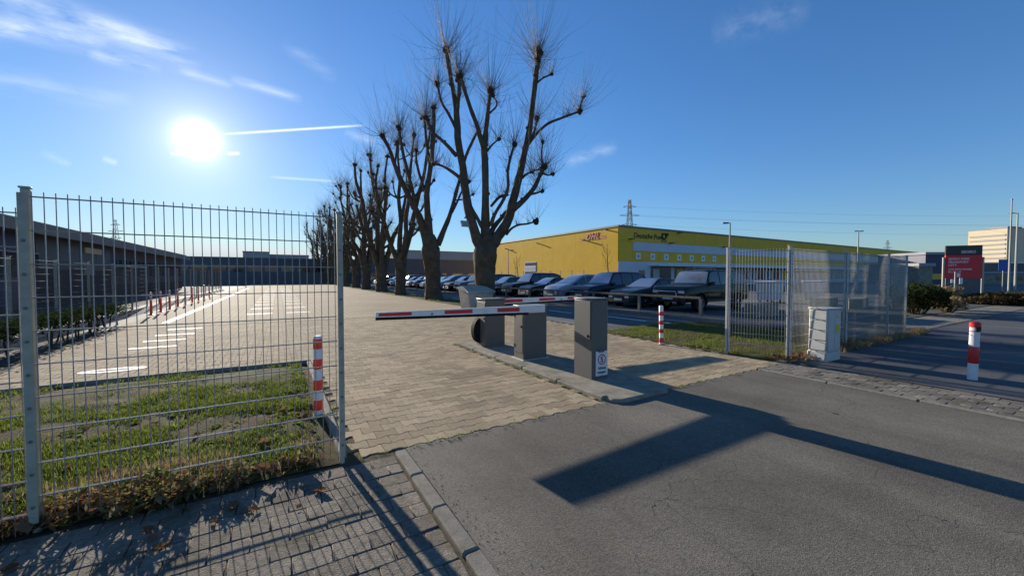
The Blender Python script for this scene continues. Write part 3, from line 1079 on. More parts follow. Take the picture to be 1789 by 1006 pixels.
bollard((0.36, 4.77, 0.02), 0.88, 0.042, [(.07, .18, 'orange'), (.29, .40, 'orange'), (.52, .63, 'orange'), (.74, .85, 'orange')], 'red and white bollard on the verge behind the near fence', tilt=0.01)
bollard((7.43, 5.91, 0), 0.88, 0.046, [(.05, .16, 'red'), (.27, .36, 'red'), (.46, .55, 'red'), (.66, .75, 'red')], 'slim banded bollard on the grass edge right of the barrier', tilt=-.015)
bR = bollard((8.92, 1.53, 0), 0.84, 0.055, [(.25, .50, 'red'), (.72, .735, 'red')], 'stout bollard with red cap on the shaded footway', base=False, cap='red', tilt=0.012)
st = MB()
for k in range(4):
    a = R(-150 + k * 24)
    st.box(-.011, .011, -.002, .002, .735, .80, 0, 0, Matrix.Translation((0.059 * math.cos(a), 0.059 * math.sin(a), 0)) @ Matrix.Rotation(a + math.pi / 2, 4, 'Z'))
st.build('sticker', 'dark', bR)
ords = ('first', 'second', 'third', 'fourth', 'fifth', 'sixth', 'seventh', 'eighth', 'ninth', 'tenth', 'eleventh', 'twelfth', 'thirteenth', 'fourteenth', 'fifteenth', 'sixteenth', 'seventeenth', 'eighteenth', 'nineteenth', 'twentieth')
y = 20.6
for k in range(9):
    root = tag(empty('delineator_post', (-4.3, y, 0)), 'red delineator post with white bands, %s in the row from the camera' % ords[k], 'delineator', 'red delineator posts')
    MB().lathe([(.10, 0), (.10, .03), (.045, .05), (.04, .55), (.04, .9), (.02, .92)], 12).build('post', 'orange', root, True, 40)
    for z in (.58, .70, .82):
        MB().lathe([(.041, z), (.043, z + .004), (.043, z + .06), (.041, z + .064)], 12).build('band', 'white', root, True)
    y += 1.5 + .12 * k

# ================================================================ BARRIER GATE
isl = MB()
pts = [(3.5, 3.5), (3.62, 3.42), (4.45, 3.42), (4.58, 3.55), (4.58, 8.1), (4.4, 8.36), (4.0, 8.42), (3.55, 8.36), (3.46, 8.2)]
isl.prism(pts, -0.1, 0.04)
island = tag(isl.build('traffic_island', 'concrete'), 'long low concrete island carrying the barrier housings', 'island')
bev = island.modifiers.new('bevel', 'BEVEL')
bev.width = 0.03
bev.segments = 3
kb = MB()
for k in range(5):
    y0 = 3.62 + k * .95
    kb.bbox(3.455, 3.56, y0, y0 + .94, -.05, 0.05, .015)
    kbo = kb.build('kerb_stone', 'concrete', island)
    kb = MB()
for k in range(5):
    y0 = 3.62 + k * .95
    MB().bbox(4.52, 4.62, y0, y0 + .94, -.05, 0.05, .015).build('kerb_stone', 'concrete', island)


def arm(root, x0, x1, y, z, h, segs, taper=.055):
    """flat boom, deep at the housing (x1) and slimmer towards its free end (x0), with painted panels and a rubber lip"""
    top = z + h
    low = lambda x: z + taper * abs(x - x1) / abs(x0 - x1)

    def slab(xa, xb, ya, yb, ta, tb, ba, bb):
        m_ = MB()
        m_.add([(xa, ya, ba), (xb, ya, bb), (xb, yb, bb), (xa, yb, ba), (xa, ya, ta), (xb, ya, tb), (xb, yb, tb), (xa, yb, ta)],
               [(0, 3, 2, 1), (4, 5, 6, 7), (0, 1, 5, 4), (1, 2, 6, 5), (2, 3, 7, 6), (3, 0, 4, 7)])
        return m_
    xa, xb = min(x0, x1), max(x0, x1)
    a_ = slab(xa, xb, y - .018, y + .018, top, top, low(xa), low(xb)).build('boom', 'white', root)
    for s0, s1 in segs:
        for ya, yb in ((y - .0205, y - .0185), (y + .0185, y + .0205)):
            t0, t1 = top - (top - low(s0)) * .2, top - (top - low(s1)) * .2
            slab(s0, s1, ya, yb, t0, t1, low(s0) + (top - low(s0)) * .2, low(s1) + (top - low(s1)) * .2).build('red_panel', 'red', a_)
    xe = xb - .35 if x0 < x1 else xb
    xs = xa if x0 < x1 else xa + .35
    slab(xs, xe, y - .012, y + .012, low(xs) - .001, low(xe) - .001, low(xs) - .042, low(xe) - .042).build('rubber_edge', 'black', a_)
    return a_


Z0 = 0.04
# middle housing, boom over the entry lane
m1 = tag(empty('barrier', (0, 0, 0)), 'grey barrier housing with its boom lowered to the left across the entry lane', 'barrier', 'barriers at the gate')
m2 = tag(empty('barrier', (0, 0, 0)), 'grey barrier housing behind with its boom lowered to the right across the exit lane', 'barrier', 'barriers at the gate')
MB().bbox(3.76, 4.27, 5.93, 6.27, Z0 - .02, 0.985, .012).build('housing', 'cabinet', m1, True, 40)
MB().bbox(3.745, 4.285, 5.915, 6.285, 0.985, 1.02, .01).build('lid', 'cab_top', m1, True, 40)
for mm_, xx, yy, zt in ((m1, 3.76, (5.93, 6.27), .985), (m2, 3.78, (7.46, 7.9), 1.035)):
    MB().bbox(xx - .006, xx + .002, yy[0] + .03, yy[1] - .03, .16, zt - .05, .003).build('service_door', 'cabinet', mm_)
    MB().bbox(xx - .02, xx - .004, yy[0] + .055, yy[0] + .08, .62, .66, .003).build('lock', 'black', mm_)
    for zz in (.25, .8):
        MB().tube([(xx - .008, yy[1] - .02, zz), (xx - .008, yy[1] - .02, zz + .06)], .008, 6).build('hinge', 'bolt', mm_)
for mm_, q in ((m1, (3.72, 4.31, 5.89, 6.31)),):
    MB().bbox(q[0], q[1], q[2], q[3], Z0 - .02, Z0 + .012, .004).build('base_plate', 'galv_old', mm_)
arm(m1, 1.2, 4.16, 5.86, .90, .128, [(1.24, 1.72), (2.24, 2.72), (3.18, 3.62)])
MB().box(2.02, 2.05, 5.835, 5.8395, .95, .98).build('boom_mark', 'bolt', m1)
MB().bbox(3.86, 4.2, 5.88, 5.93, .885, 1.02, .01).build('boom_clamp', 'white', m1, True, 40)
# rear housing, boom over the exit lane
MB().bbox(3.78, 4.25, 7.46, 7.9, Z0 - .02, 1.035, .012).build('housing', 'cabinet', m2, True, 40)
MB().bbox(3.765, 4.265, 7.445, 7.915, 1.035, 1.065, .01).build('lid', 'cab_top', m2, True, 40)
arm(m2, 6.7, 4.1, 7.98, .89, .135, [(4.5, 5.02), (5.5, 5.98), (6.38, 6.68)])
MB().box(6.16, 6.2, 7.955, 7.962, .94, .975).build('boom_mark', 'bolt', m2)
gp = MB()
gd = [(3.78, 0.09)] + [(3.78 - 0.16 * math.sin(t), 0.36 - 0.36 * math.cos(t) * .75) for t in [math.pi * k / 12 for k in range(13)]]
n = len(gd)
gp.add([(x, 7.72, z) for x, z in gd] + [(x, 7.86, z) for x, z in gd], [tuple(range(n)), tuple(range(2 * n - 1, n - 1, -1))] + [(i, n + i, n + (i + 1) % n, (i + 1) % n) for i in range(n)])
gp.build('round_guard', 'black', m2)
MB().box(4.07, 4.16, 7.452, 7.458, .74, .86).build('notice_plate', 'white', m2)
MB().box(4.10, 4.13, 7.448, 7.4515, .76, .83).build('notice_mark', 'far_grey', m2)
# ticket column with speed plate
m3 = tag(empty('ticket_column', (0, 0, 0)), 'tall slim grey ticket column with a speed limit plate at its foot', 'ticket column')
MB().bbox(3.91, 4.22, 4.31, 4.72, Z0 - .02, 1.20, .01).build('housing', 'cabinet', m3, True, 40)
MB().bbox(3.90, 4.23, 4.30, 4.73, 1.20, 1.225, .012).build('lid', 'cab_top', m3, True, 40)
MB().bbox(3.896, 3.912, 4.34, 4.69, .62, 1.19, .004).build('service_door', 'cab_top', m3, True, 40)
MB().bbox(3.885, 3.9, 4.375, 4.405, .65, .69, .004).build('lock', 'black', m3, True, 40)
MB().bbox(4.222, 4.245, 4.34, 4.69, .75, 1.18, .004).build('operator_panel', 'white', m3, True, 40)
sp = MB().box(3.975, 4.205, 4.297, 4.305, .085, .445).build('speed_plate', 'white', m3)
MB().box(4.02, 4.13, 4.291, 4.296, .43, .475).build('tape', 'sign_grey', sp)
rg_ = MB()
nn = 28
ro, ri = .078, .062
rg_.add([(4.088 + ro * math.cos(2 * math.pi * k / nn), 4.2945, .325 + ro * math.sin(2 * math.pi * k / nn)) for k in range(nn)] + [(4.088 + ri * math.cos(2 * math.pi * k / nn), 4.2945, .325 + ri * math.sin(2 * math.pi * k / nn)) for k in range(nn)],
        [(k, (k + 1) % nn, nn + (k + 1) % nn, nn + k) for k in range(nn)])
rg_.build('red_ring', 'red', sp)


def letter(s, size, m, parent, loc, rz=0.0, depth=.0008, **kw):
    return put(text_mesh(s, size, m, depth, **kw), 'lettering', parent, loc, (math.pi / 2, 0, rz))


letter('5', .115, 'logo_black', sp, (4.088, 4.2945, .287), align='CENTER', bold=.002)
letter('Achtung', .046, 'logo_black', sp, (4.088, 4.2945, .185), align='CENTER', bold=.0012)
letter('Schranke', .046, 'logo_black', sp, (4.088, 4.2945, .12), align='CENTER', bold=.0012)

# ================================================================ UTILITY CABINET
uc = tag(empty('utility_cabinet', (8.75, 3.34, 0), R(-6)), 'pale utility cabinet with yellow stickers leaning beside the fence corner', 'cabinet')
uc.rotation_euler = (0, R(1.0), R(-3))
MB().bbox(-.24, .24, -.16, .16, -.05, .16, .01).build('plinth', 'plastic', uc, True, 40)
MB().bbox(-.23, .23, -.15, .15, .16, .93, .012).build('housing', 'plastic', uc, True, 40)
MB().bbox(-.25, .25, -.17, .17, .93, .965, .012).build('lid', 'plastic', uc, True, 40)
MB().bbox(.004, .215, -.162, -.15, .2, .91, .004).build('door', 'plastic', uc, True, 40)
MB().bbox(-.215, -.004, -.162, -.15, .2, .91, .004).build('door', 'plastic', uc, True, 40)
for k in range(4):
    MB().bbox(-.242, -.23, -.135, .135, .19 + k * .185, .36 + k * .185, .004).build('side_panel', 'plastic', uc, True, 40)
MB().box(.05, .17, -.1665, -.1625, .52, .66).build('sticker', 'yellow_label', uc)
MB().box(.08, .13, -.1665, -.1625, .78, .83).build('sticker', 'yellow_label', uc)

# ================================================================ GRIT BIN
gb = tag(empty('grit_bin', (8.0, 16.8, 0), R(4)), 'grey concrete grit bin with sloping lid in front of the first tree', 'grit bin')
b = MB()
w0, w1, d0, d1, h0, h1 = .55, .66, .42, .5, .78, .93
b.add([(-w0, -d0, 0), (w0, -d0, 0), (w0, d0, 0), (-w0, d0, 0), (-w1, -d1, h0), (w1, -d1, h0), (w1, d1, h1), (-w1, d1, h1)], [(0, 3, 2, 1), (0, 1, 5, 4), (1, 2, 6, 5), (2, 3, 7, 6), (3, 0, 4, 7), (4, 5, 6, 7)])
b.build('tub', 'pale_concrete', gb)
b = MB()
e = .07
b.add([(-w1 - e, -d1 - e, h0 + .0), (w1 + e, -d1 - e, h0 + .0), (w1 + e, d1 + e, h1 + .03), (-w1 - e, d1 + e, h1 + .03), (-w1 - e, -d1 - e, h0 + .06), (w1 + e, -d1 - e, h0 + .06), (w1 * .9, d1 * .5, h1 + .16), (-w1 * .9, d1 * .5, h1 + .16), (w1 + e, d1 + e, h1 + .1), (-w1 - e, d1 + e, h1 + .1)],
      [(0, 3, 2, 1), (0, 1, 5, 4), (4, 5, 6, 7), (7, 6, 8, 9), (2, 3, 9, 8), (1, 2, 8, 6, 5), (3, 0, 4, 7, 9)])
b.build('lid', 'pale_concrete', gb)

# ================================================================ TREES


def smooth_path(pts, sub=3):
    """Catmull-Rom through (point, radius) pairs"""
    P = [Vector((*p, r)) for p, r in pts]
    P = [P[0] * 2 - P[1]] + P + [P[-1] * 2 - P[-2]]
    res = []
    for i in range(1, len(P) - 2):
        for k in range(sub):
            t = k / sub
            a, b_, c, d = P[i - 1], P[i], P[i + 1], P[i + 2]
            res.append(0.5 * ((2 * b_) + (c - a) * t + (2 * a - 5 * b_ + 4 * c - d) * t * t + (-a + 3 * b_ - 3 * c + d) * t ** 3))
    res.append(P[-2])
    return [v.xyz for v in res], [max(v.w, .012) for v in res]


def lumpy(b, c, r, g, mi=0, seg=7):
    bm = bmesh.new()
    bmesh.ops.create_icosphere(bm, subdivisions=2, radius=r)
    off = Vector((g.uniform(0, 50), g.uniform(0, 50), g.uniform(0, 50)))
    for v in bm.verts:
        n = v.co.normalized()
        v.co *= 1 + 0.45 * mnoise.noise(n * 2.2 + off) + .25 * mnoise.noise(n * 5 + off)
        v.co += Vector(c)
    bm.verts.index_update()
    b.add([v.co for v in bm.verts], [[q.index for q in f.verts] for f in bm.faces], mi)
    bm.free()


def shoots(b, c, g, n, lmin, lmax, axis=Vector((0, 0, 1)), spread=1.0, r0=.0072):
    for _ in range(n):
        th = g.uniform(0, 6.283)
        ph = min(abs(g.gauss(0, .55)) + g.uniform(0, .85), 1.9) * spread
        d = Vector((math.sin(ph) * math.cos(th), math.sin(ph) * math.sin(th), math.cos(ph)))
        d = (d + (axis * .35 if axis.z < .99 else Vector((0, 0, .05)))).normalized()
        L = (lmin * .35 + (lmax - lmin * .35) * g.random() ** 1.5) * (1.0 if ph < .7 else .8)
        p = Vector(c) + d * .06
        path, cur = [p], d.copy()
        ns = 4
        for k in range(ns):
            cur = (cur + Vector((g.gauss(0, .10), g.gauss(0, .10), .13))).normalized()
            p = p + cur * (L / ns)
            path.append(p)
        r = r0 * g.uniform(.75, 1.2)
        b.tube(path, [r, r * .85, r * .68, r * .5, r * .3], 3, 0, g.random(), cap=False)


def make_tree(name, label, limbs, knobs, seed, origin, density=1.0, small=True):
    """limbs: list of [(point, radius)...] in site coordinates, the first is the trunk; knobs: (point, r, n shoots, lmin, lmax)"""
    g = random.Random(seed)
    root = tag(empty(name, origin), label, 'tree', 'pollarded trees in a row')
    o = Vector(origin)
    cr = MB()
    for i, limb in enumerate(limbs):
        pth, rad = smooth_path([(Vector(p) - o, r) for p, r in limb], 4 if i == 0 else 3)
        b = MB()
        rad = [q * (1.0 if i == 0 else .88) for q in rad]
        b.tube(pth, rad, 16 if i == 0 else 9, 0, lump=.2 if i == 0 else .2)
        if i and small:      # old pruning stubs with tufts along the limb
            for k in range(3, len(pth) - 2, 3):
                if g.random() < .55:
                    a = g.uniform(0, 6.28)
                    w = Vector((math.cos(a), math.sin(a), .35)).normalized()
                    q = pth[k] + w * rad[k] * .9
                    lumpy(b, q, rad[k] * .35 + .03, g)
                    if g.random() < .8:
                        shoots(cr, q, g, int(g.randint(5, 12) * density), .6, 1.9, w * .6, .8, .006)
        b.build('trunk' if i == 0 else 'limb', 'bark', root, True)
    for p, r, n_, l0, l1, back in knobs:
        q = Vector(p) - o
        kb_ = MB()
        lumpy(kb_, q, r, g)
        for _ in range(2):
            lumpy(kb_, q + Vector((g.uniform(-1, 1), g.uniform(-1, 1), g.uniform(-.8, .6))) * r, r * .55, g)
        kb_.build('knob', 'knob', root, True)
        n2 = int(n_ * density * .75)
        shoots(cr, q, g, int(n2 * .55), l0, l1)
        for _ in range(int(n2 * .45 / 3)):      # the rest rise from the limb just below the knob
            shoots(cr, q + back * g.uniform(.05, 1.1), g, 3, l0 * .6, l1 * .85)
    cr.build('crown', 'shoot', root, True)
    return root


def px_limb(Y, spec):
    return [(at(x, y, Y + dy), r) for x, y, dy, r in spec]


def tree_from_survey(label, Y, trunk, limbs, seed):
    L = [px_limb(Y, trunk)] + [px_limb(Y, s) for s, k in limbs]
    K = []
    for s, k in limbs:
        if k:
            x, y, dy, r = s[-1]
            x2, y2, dy2, _r = s[-2]
            e_ = at(x, y, Y + dy)
            K.append((e_, k[0], k[1], k[2], k[3], (at(x2, y2, Y + dy2) - e_).normalized()))
    base = L[0][0][0].copy()
    L[0].insert(0, (Vector((base.x, base.y, -.15)), L[0][0][1] * 1.12))
    return make_tree('plane_tree', label, L, K, seed, (base.x, base.y, 0))


BIG, MID, SML = (.17, 170, 1.5, 4.2), (.14, 130, 1.2, 3.4), (.09, 75, .9, 2.4)
tree_from_survey('tall pollarded plane tree nearest the barrier with a fork low on its trunk', 17.4,
    [(850, 537, 0, .62), (849, 520, 0, .53), (848, 495, 0, .5), (847, 470, 0, .52), (848, 445, 0, .58), (850, 425, 0, .45), (851, 412, 0, .3)],
    [([(842, 440, 0, .34), (830, 408, .1, .28), (819, 368, .3, .25), (814, 340, .4, .24), (808, 290, .6, .21), (800, 240, .8, .19), (797, 190, 1, .17), (790, 150, 1.1, .13), (785, 120, 1.2, .12), (779, 88, 1.3, .11)], BIG),
     ([(798, 215, .9, .11), (800, 185, .7, .1), (802, 160, .6, .1), (802, 136, .5, .09)], BIG),
     ([(847, 268, -.3, .15), (835, 225, -.4, .12), (822, 190, -.5, .11), (812, 160, -.5, .1), (804, 134, -.5, .09)], MID),
     ([(798, 228, .8, .1), (784, 200, 1.2, .08), (771, 178, 1.5, .07), (764, 148, 1.6, .06)], MID),
     ([(797, 272, .8, .12), (775, 248, 1.3, .1), (757, 232, 1.7, .08), (744, 207, 2.0, .07)], MID),
     ([(812, 318, .5, .1), (790, 300, 1.0, .08), (772, 290, 1.3, .06), (757, 287, 1.5, .05)], SML),
     ([(849, 425, 0, .32), (848, 395, 0, .25), (848, 340, -.2, .2), (847, 280, -.3, .19), (846, 255, -.3, .18), (849, 228, -.3, .14), (853, 190, -.3, .1), (857, 160, -.3, .09)], BIG),
     ([(855, 198, -.3, .06), (865, 189, -.5, .05), (868, 180, -.5, .045), (862, 168, -.4, .04)], SML),
     ([(851, 264, -.3, .07), (861, 252, -.6, .05), (872, 243, -.8, .045)], SML),
     ([(821, 358, .3, .09), (832, 378, .1, .1), (844, 400, 0, .12)], None),
     ([(857, 395, -.2, .12), (864, 375, -.4, .1), (880, 348, -.7, .09), (888, 325, -.8, .085), (887, 300, -.9, .08), (892, 275, -.9, .07), (899, 252, -1, .06)], MID),
     ([(852, 420, 0, .18), (862, 398, .3, .15), (878, 378, .4, .12), (893, 362, .1, .1)], None),
     ([(858, 360, -.4, .08), (872, 345, -.2, .08), (885, 340, -.1, .06)], SML),
     ([(858, 430, 0, .36), (875, 406, -.2, .28), (888, 384, -.3, .26), (895, 355, -.5, .24), (903, 325, -.6, .22), (910, 295, -.7, .2), (918, 260, -.9, .17), (925, 225, -1, .16), (931, 180, -1.1, .15), (936, 135, -1.2, .14), (940, 108, -1.2, .14), (941, 90, -1.2, .12)], (.2, 190, 1.5, 4.5)),
     ([(939, 108, -1.2, .1), (938, 104, -1.3, .1)], MID),
     ([(938, 145, -1.2, .06), (950, 136, -1.4, .05), (964, 130, -1.5, .045)], SML),
     ([(922, 252, -.9, .12), (938, 233, -.9, .09), (958, 216, -1, .08), (985, 205, -1.1, .07), (1013, 195, -1.2, .06)], MID),
     ([(1013, 195, -1.2, .05), (1014, 182, -1.2, .04), (1019, 170, -1.2, .035)], SML),
     ([(924, 250, -.9, .09), (934, 228, -.6, .07), (938, 208, -.5, .06)], MID),
     ([(896, 366, -.5, .19), (915, 350, -.8, .15), (932, 330, -1.0, .13), (942, 310, -1.1, .12), (951, 292, -1.2, .1)], BIG),
     ([(949, 296, -1.2, .05), (946, 272, -1.2, .045), (948, 248, -1.2, .04)], SML),
     ([(947, 302, -1.2, .06), (956, 306, -1.4, .05), (966, 305, -1.6, .04)], SML),
     ([(906, 318, -.6, .08), (918, 305, -.3, .06), (930, 301, -.2, .05)], SML),
     ([(926, 340, -.9, .07), (938, 337, -1.0, .06), (948, 334, -1.1, .05)], SML),
     ([(912, 312, -.6, .05), (928, 300, -.9, .045), (952, 294, -1.1, .04)], None),
     ([(884, 410, -.3, .09), (893, 400, -.5, .07), (905, 393, -.6, .06), (921, 391, -.8, .055), (936, 387, -.9, .05)], (.16, 40, .6, 1.6)),
     ([(820, 372, .3, .05), (812, 381, .1, .04)], None)], 5)
tree_from_survey('second pollarded plane tree in the row with a thick bulging trunk', 25.0,
    [(757, 524, 0, .66), (757, 510, 0, .54), (757, 490, 0, .5), (755, 465, 0, .5), (753, 440, 0, .56), (752, 422, 0, .45), (751, 410, 0, .3)],
    [([(747, 430, 0, .34), (738, 395, .2, .28), (728, 370, .3, .25), (715, 345, .4, .21), (703, 320, .5, .18), (690, 290, .6, .15), (680, 260, .7, .13), (668, 238, .7, .14)], BIG),
     ([(728, 372, .3, .15), (721, 335, 0, .13), (712, 300, -.2, .12), (703, 262, -.3, .11), (697, 224, -.4, .1)], BIG),
     ([(690, 290, .6, .08), (693, 262, .9, .07), (694, 252, 1, .07)], MID),
     ([(752, 425, 0, .3), (748, 385, 0, .27), (746, 340, -.2, .21), (752, 290, -.3, .18), (756, 250, -.3, .16), (758, 212, -.4, .14), (757, 188, -.4, .12)], BIG),
     ([(751, 295, -.3, .12), (746, 255, .2, .1), (743, 225, .4, .1), (741, 205, .5, .09)], BIG),
     ([(746, 345, -.2, .13), (735, 312, .3, .1), (728, 285, .5, .09), (727, 262, .6, .08)], MID),
     ([(764, 428, 0, .24), (778, 396, -.3, .19), (788, 370, -.5, .16), (796, 340, -.7, .14), (804, 310, -.9, .12), (815, 270, -1, .11), (828, 242, -1.1, .1), (836, 226, -1.1, .08)], MID),
     ([(789, 372, -.5, .1), (800, 350, -.3, .08), (808, 332, -.2, .07), (819, 318, -.1, .06)], MID),
     ([(803, 312, -.9, .08), (782, 296, -1.3, .07), (762, 284, -1.6, .06)], SML),
     ([(794, 350, -.6, .06), (812, 348, -.9, .05), (826, 340, -1, .04)], SML),
     ([(740, 400, .2, .1), (728, 402, .6, .07), (716, 392, .9, .06)], SML)], 6)


def random_tree(label, x, y, seed, scale=1.0, density=.8):
    g = random.Random(seed)
    fork = g.uniform(2.4, 3.3) * scale
    r0 = g.uniform(.42, .56) * scale
    B = Vector((x, y, 0))
    limbs = [[(B + Vector((0, 0, -.15)), r0 * 1.25), (B + Vector((0, 0, .12)), r0 * 1.12), (B + Vector((.02, 0, .8)), r0), (B + Vector((.05, .03, fork * .6)), r0 * .95), (B + Vector((.05, 0, fork)), r0 * 1.08), (B + Vector((.05, 0, fork + .5)), r0 * .6)]]
    knobs = []
    nl = g.choice((4, 4, 5))
    a0 = g.uniform(0, 6.28)
    for i in range(nl):
        a = a0 + i * 6.283 / nl + g.uniform(-.35, .35)
        lean = g.uniform(.12, .36)
        H = g.uniform(10.8, 13.8) * scale
        p = B + Vector((.22 * math.cos(a), .22 * math.sin(a), fork - .15))
        r = r0 * g.uniform(.54, .68)
        path = [(p.copy(), r)]
        n_ = 6
        for k in range(1, n_ + 1):
            t = k / n_
            q = B + Vector((math.cos(a), math.sin(a), 0)) * ((H - fork) * lean * (t ** .75) + .2) + Vector((g.gauss(0, .13), g.gauss(0, .13), fork + (H - fork) * t))
            path.append((q, r * (1 - .68 * t)))
        limbs.append(path)
        knobs.append((path[-1][0], .18 * scale, 120, 1.5, 4.2, (path[-2][0] - path[-1][0]).normalized()))
        for j in range(g.randint(5, 7)):
            k = g.randint(1, n_ - 1)
            s, sr = path[k]
            aa = a + g.uniform(-1.7, 1.7)
            L = g.uniform(.9, 2.4) * scale * (1.2 - k * .1)
            e1 = s + Vector((math.cos(aa) * L * .5, math.sin(aa) * L * .5, L * .3))
            e2 = s + Vector((math.cos(aa) * L * .8, math.sin(aa) * L * .8, L * g.uniform(.6, 1.0)))
            limbs.append([(s, sr * .6), (e1, sr * .45), (e2, sr * .36)])
            knobs.append((e2, .12 * scale, 75, 1.1, 3.2, (e1 - e2).normalized()))
    make_tree('plane_tree', label, limbs, knobs, seed, (x, y, 0), density)


for k in range(2, 13):
    far = k > 7
    random_tree('pollarded plane tree, %s in the row counting from the barrier' % ords[k], 8.75 + (.0, .1, -.1, .05)[k % 4], 17.4 + 7.55 * k, 40 + k, (1.0, 1.02, .98, 1.0, .96, 1.0, .96, .98, .95, .97, .95)[k - 2], .8 if not far else .6)

# floodlight on the first tree
fl = tag(empty('floodlight', at(812, 391, 17.4)), 'small pale floodlight fixed to the left limb of the first tree', 'floodlight')
MB().bbox(-.2, .2, -.06, .06, -.16, .16, .02, mtx=Matrix.Rotation(R(-35), 4, 'X')).build('lamp_head', 'far_grey', fl, True, 40)
MB().tube([(0, 0, 0), (.12, .05, .1), (.3, .1, .12)], .03, 6).build('bracket', 'bolt', fl)

# ================================================================ PARKED CARS


def lerp_keys(keys, x):
    if x <= keys[0][0]:
        return keys[0][1]
    for (x0, a), (x1, b_) in zip(keys, keys[1:]):
        if x <= x1:
            t = (x - x0) / (x1 - x0)
            t = t * t * (3 - 2 * t) * .35 + t * .65
            return a + (b_ - a) * t
    return keys[-1][1]


class CarShape:
    """body swept along its length; x runs from the tail (-L/2) to the nose (+L/2)"""

    def __init__(self, L, W, top, belt, sill, plan, glass_w=.74):
        self.L, self.W = L, W
        self.top, self.belt, self.sill, self.plan, self.gw = top, belt, sill, plan, glass_w
        self.H = max(z for _, z in top)

    def section(self, x):
        zt, zb, zs = lerp_keys(self.top, x), lerp_keys(self.belt, x), self.sill
        w = self.W / 2 * lerp_keys(self.plan, x)
        zt = max(zt, zb + .03)
        fr = min(1, (zt - zb) / max(.05, self.H - zb))
        wt = w * (.93 + (self.gw - .93) * fr)
        c = zt - zb
        pts = [(0, zs), (w * .86, zs), (w * .955, zs + .05), (w * .99, zs + .22 * (zb - zs)), (w, zs + .55 * (zb - zs)), (w * .985, zs + .82 * (zb - zs)), (w * .945, zb),
               (w * .945 + (wt - w * .945) * .33, zb + c * .33 * .95), (w * .945 + (wt - w * .945) * .66, zb + c * .62), (wt * 1.0, zb + c * .86), (wt * .9, zb + c * .955), (wt * .6, zb + c * .99), (0, zt)]
        return pts

    def y_at(self, x, z):
        s = self.section(x)[4:11]
        for (y0, z0), (y1, z1) in zip(s, s[1:]):
            if z0 <= z <= z1:
                return y0 + (y1 - y0) * (z - z0) / max(1e-5, z1 - z0)
        return s[-1][0]

    def z_at(self, x, y):
        s = self.section(x)[9:]
        for (y0, z0), (y1, z1) in zip(s, s[1:]):
            if y1 <= y <= y0:
                return z0 + (z1 - z0) * (y0 - y) / max(1e-5, y0 - y1)
        return s[0][1]

    def body(self):
        b = MB()
        xs = [self.L * (-.5 + i / 48) for i in range(49)]
        rows = []
        for x in xs:
            s = self.section(x)
            ring = [(x, y, z) for y, z in s] + [(x, -y, z) for y, z in reversed(s[1:-1])]
            rows.append(ring)
        n = len(rows[0])
        vs = [p for r in rows for p in r]
        fs = [(i * n + k, i * n + (k + 1) % n, (i + 1) * n + (k + 1) % n, (i + 1) * n + k) for i in range(len(rows) - 1) for k in range(n)]
        fs += [tuple(range(n - 1, -1, -1)), tuple((len(rows) - 1) * n + k for k in range(n))]
        b.add(vs, fs)
        return b


def cut_arches(me, wheels, r, W):
    """wheel openings cut from the body, their linings black"""
    tmp = bpy.data.objects.new('cut_body', me)
    col.objects.link(tmp)
    cb = MB()
    for x, z in wheels:
        for s in (-1, 1):
            cb.lathe([(r, s * W * .27), (r, s * (W / 2 + .2))] if s > 0 else [(r, -(W / 2 + .2)), (r, -W * .27)], 24, 1, (x, 0, z), 'y')
    cm = cb.mesh('cutter', [me.materials[0], 'dark'])
    bmx = bmesh.new()
    bmx.from_mesh(cm)
    bmesh.ops.recalc_face_normals(bmx, faces=bmx.faces)
    bmx.to_mesh(cm)
    bmx.free()
    cut = bpy.data.objects.new('cutter', cm)
    col.objects.link(cut)
    mo = tmp.modifiers.new('cut', 'BOOLEAN')
    mo.object = cut
    mo.operation = 'DIFFERENCE'
    mo.solver = 'EXACT'
    res = bpy.data.meshes.new_from_object(tmp.evaluated_get(bpy.context.evaluated_depsgraph_get()))
    bpy.data.objects.remove(tmp)
    bpy.data.objects.remove(cut)
    return res


def wheel_mesh(r, w, spokes):
    t = MB().lathe([(r * .62, -w / 2), (r * .93, -w / 2), (r, -w / 2 + .03), (r, w / 2 - .03), (r * .93, w / 2), (r * .62, w / 2)], 24, 0, (0, 0, 0), 'y').mesh('tyre', 'tyre', True, 40)
    m = MB().lathe([(r * .64, -w / 2 + .012), (r * .64, -w / 2 - .004), (r * .56, -w / 2 + .01), (r * .55, w / 2)], 24, 0, (0, 0, 0), 'y')
    for k in range(spokes):
        a = 2 * math.pi * k / spokes
        m.box(.03, r * .6, -w / 2 + .005, -w / 2 + .03, -.028, .028, 0, 0, Matrix.Rotation(a, 4, 'Y'))
    m.lathe([(.07, -w / 2), (.05, -w / 2 - .012)], 12, 0, (0, 0, 0), 'y')
    d = MB().lathe([(r * .54, -w / 2 + .04), (r * .54, -w / 2 + .05)], 18, 0, (0, 0, 0), 'y').mesh('brake', 'dark')
    return t, m.mesh('rim', 'rim', True, 40), d


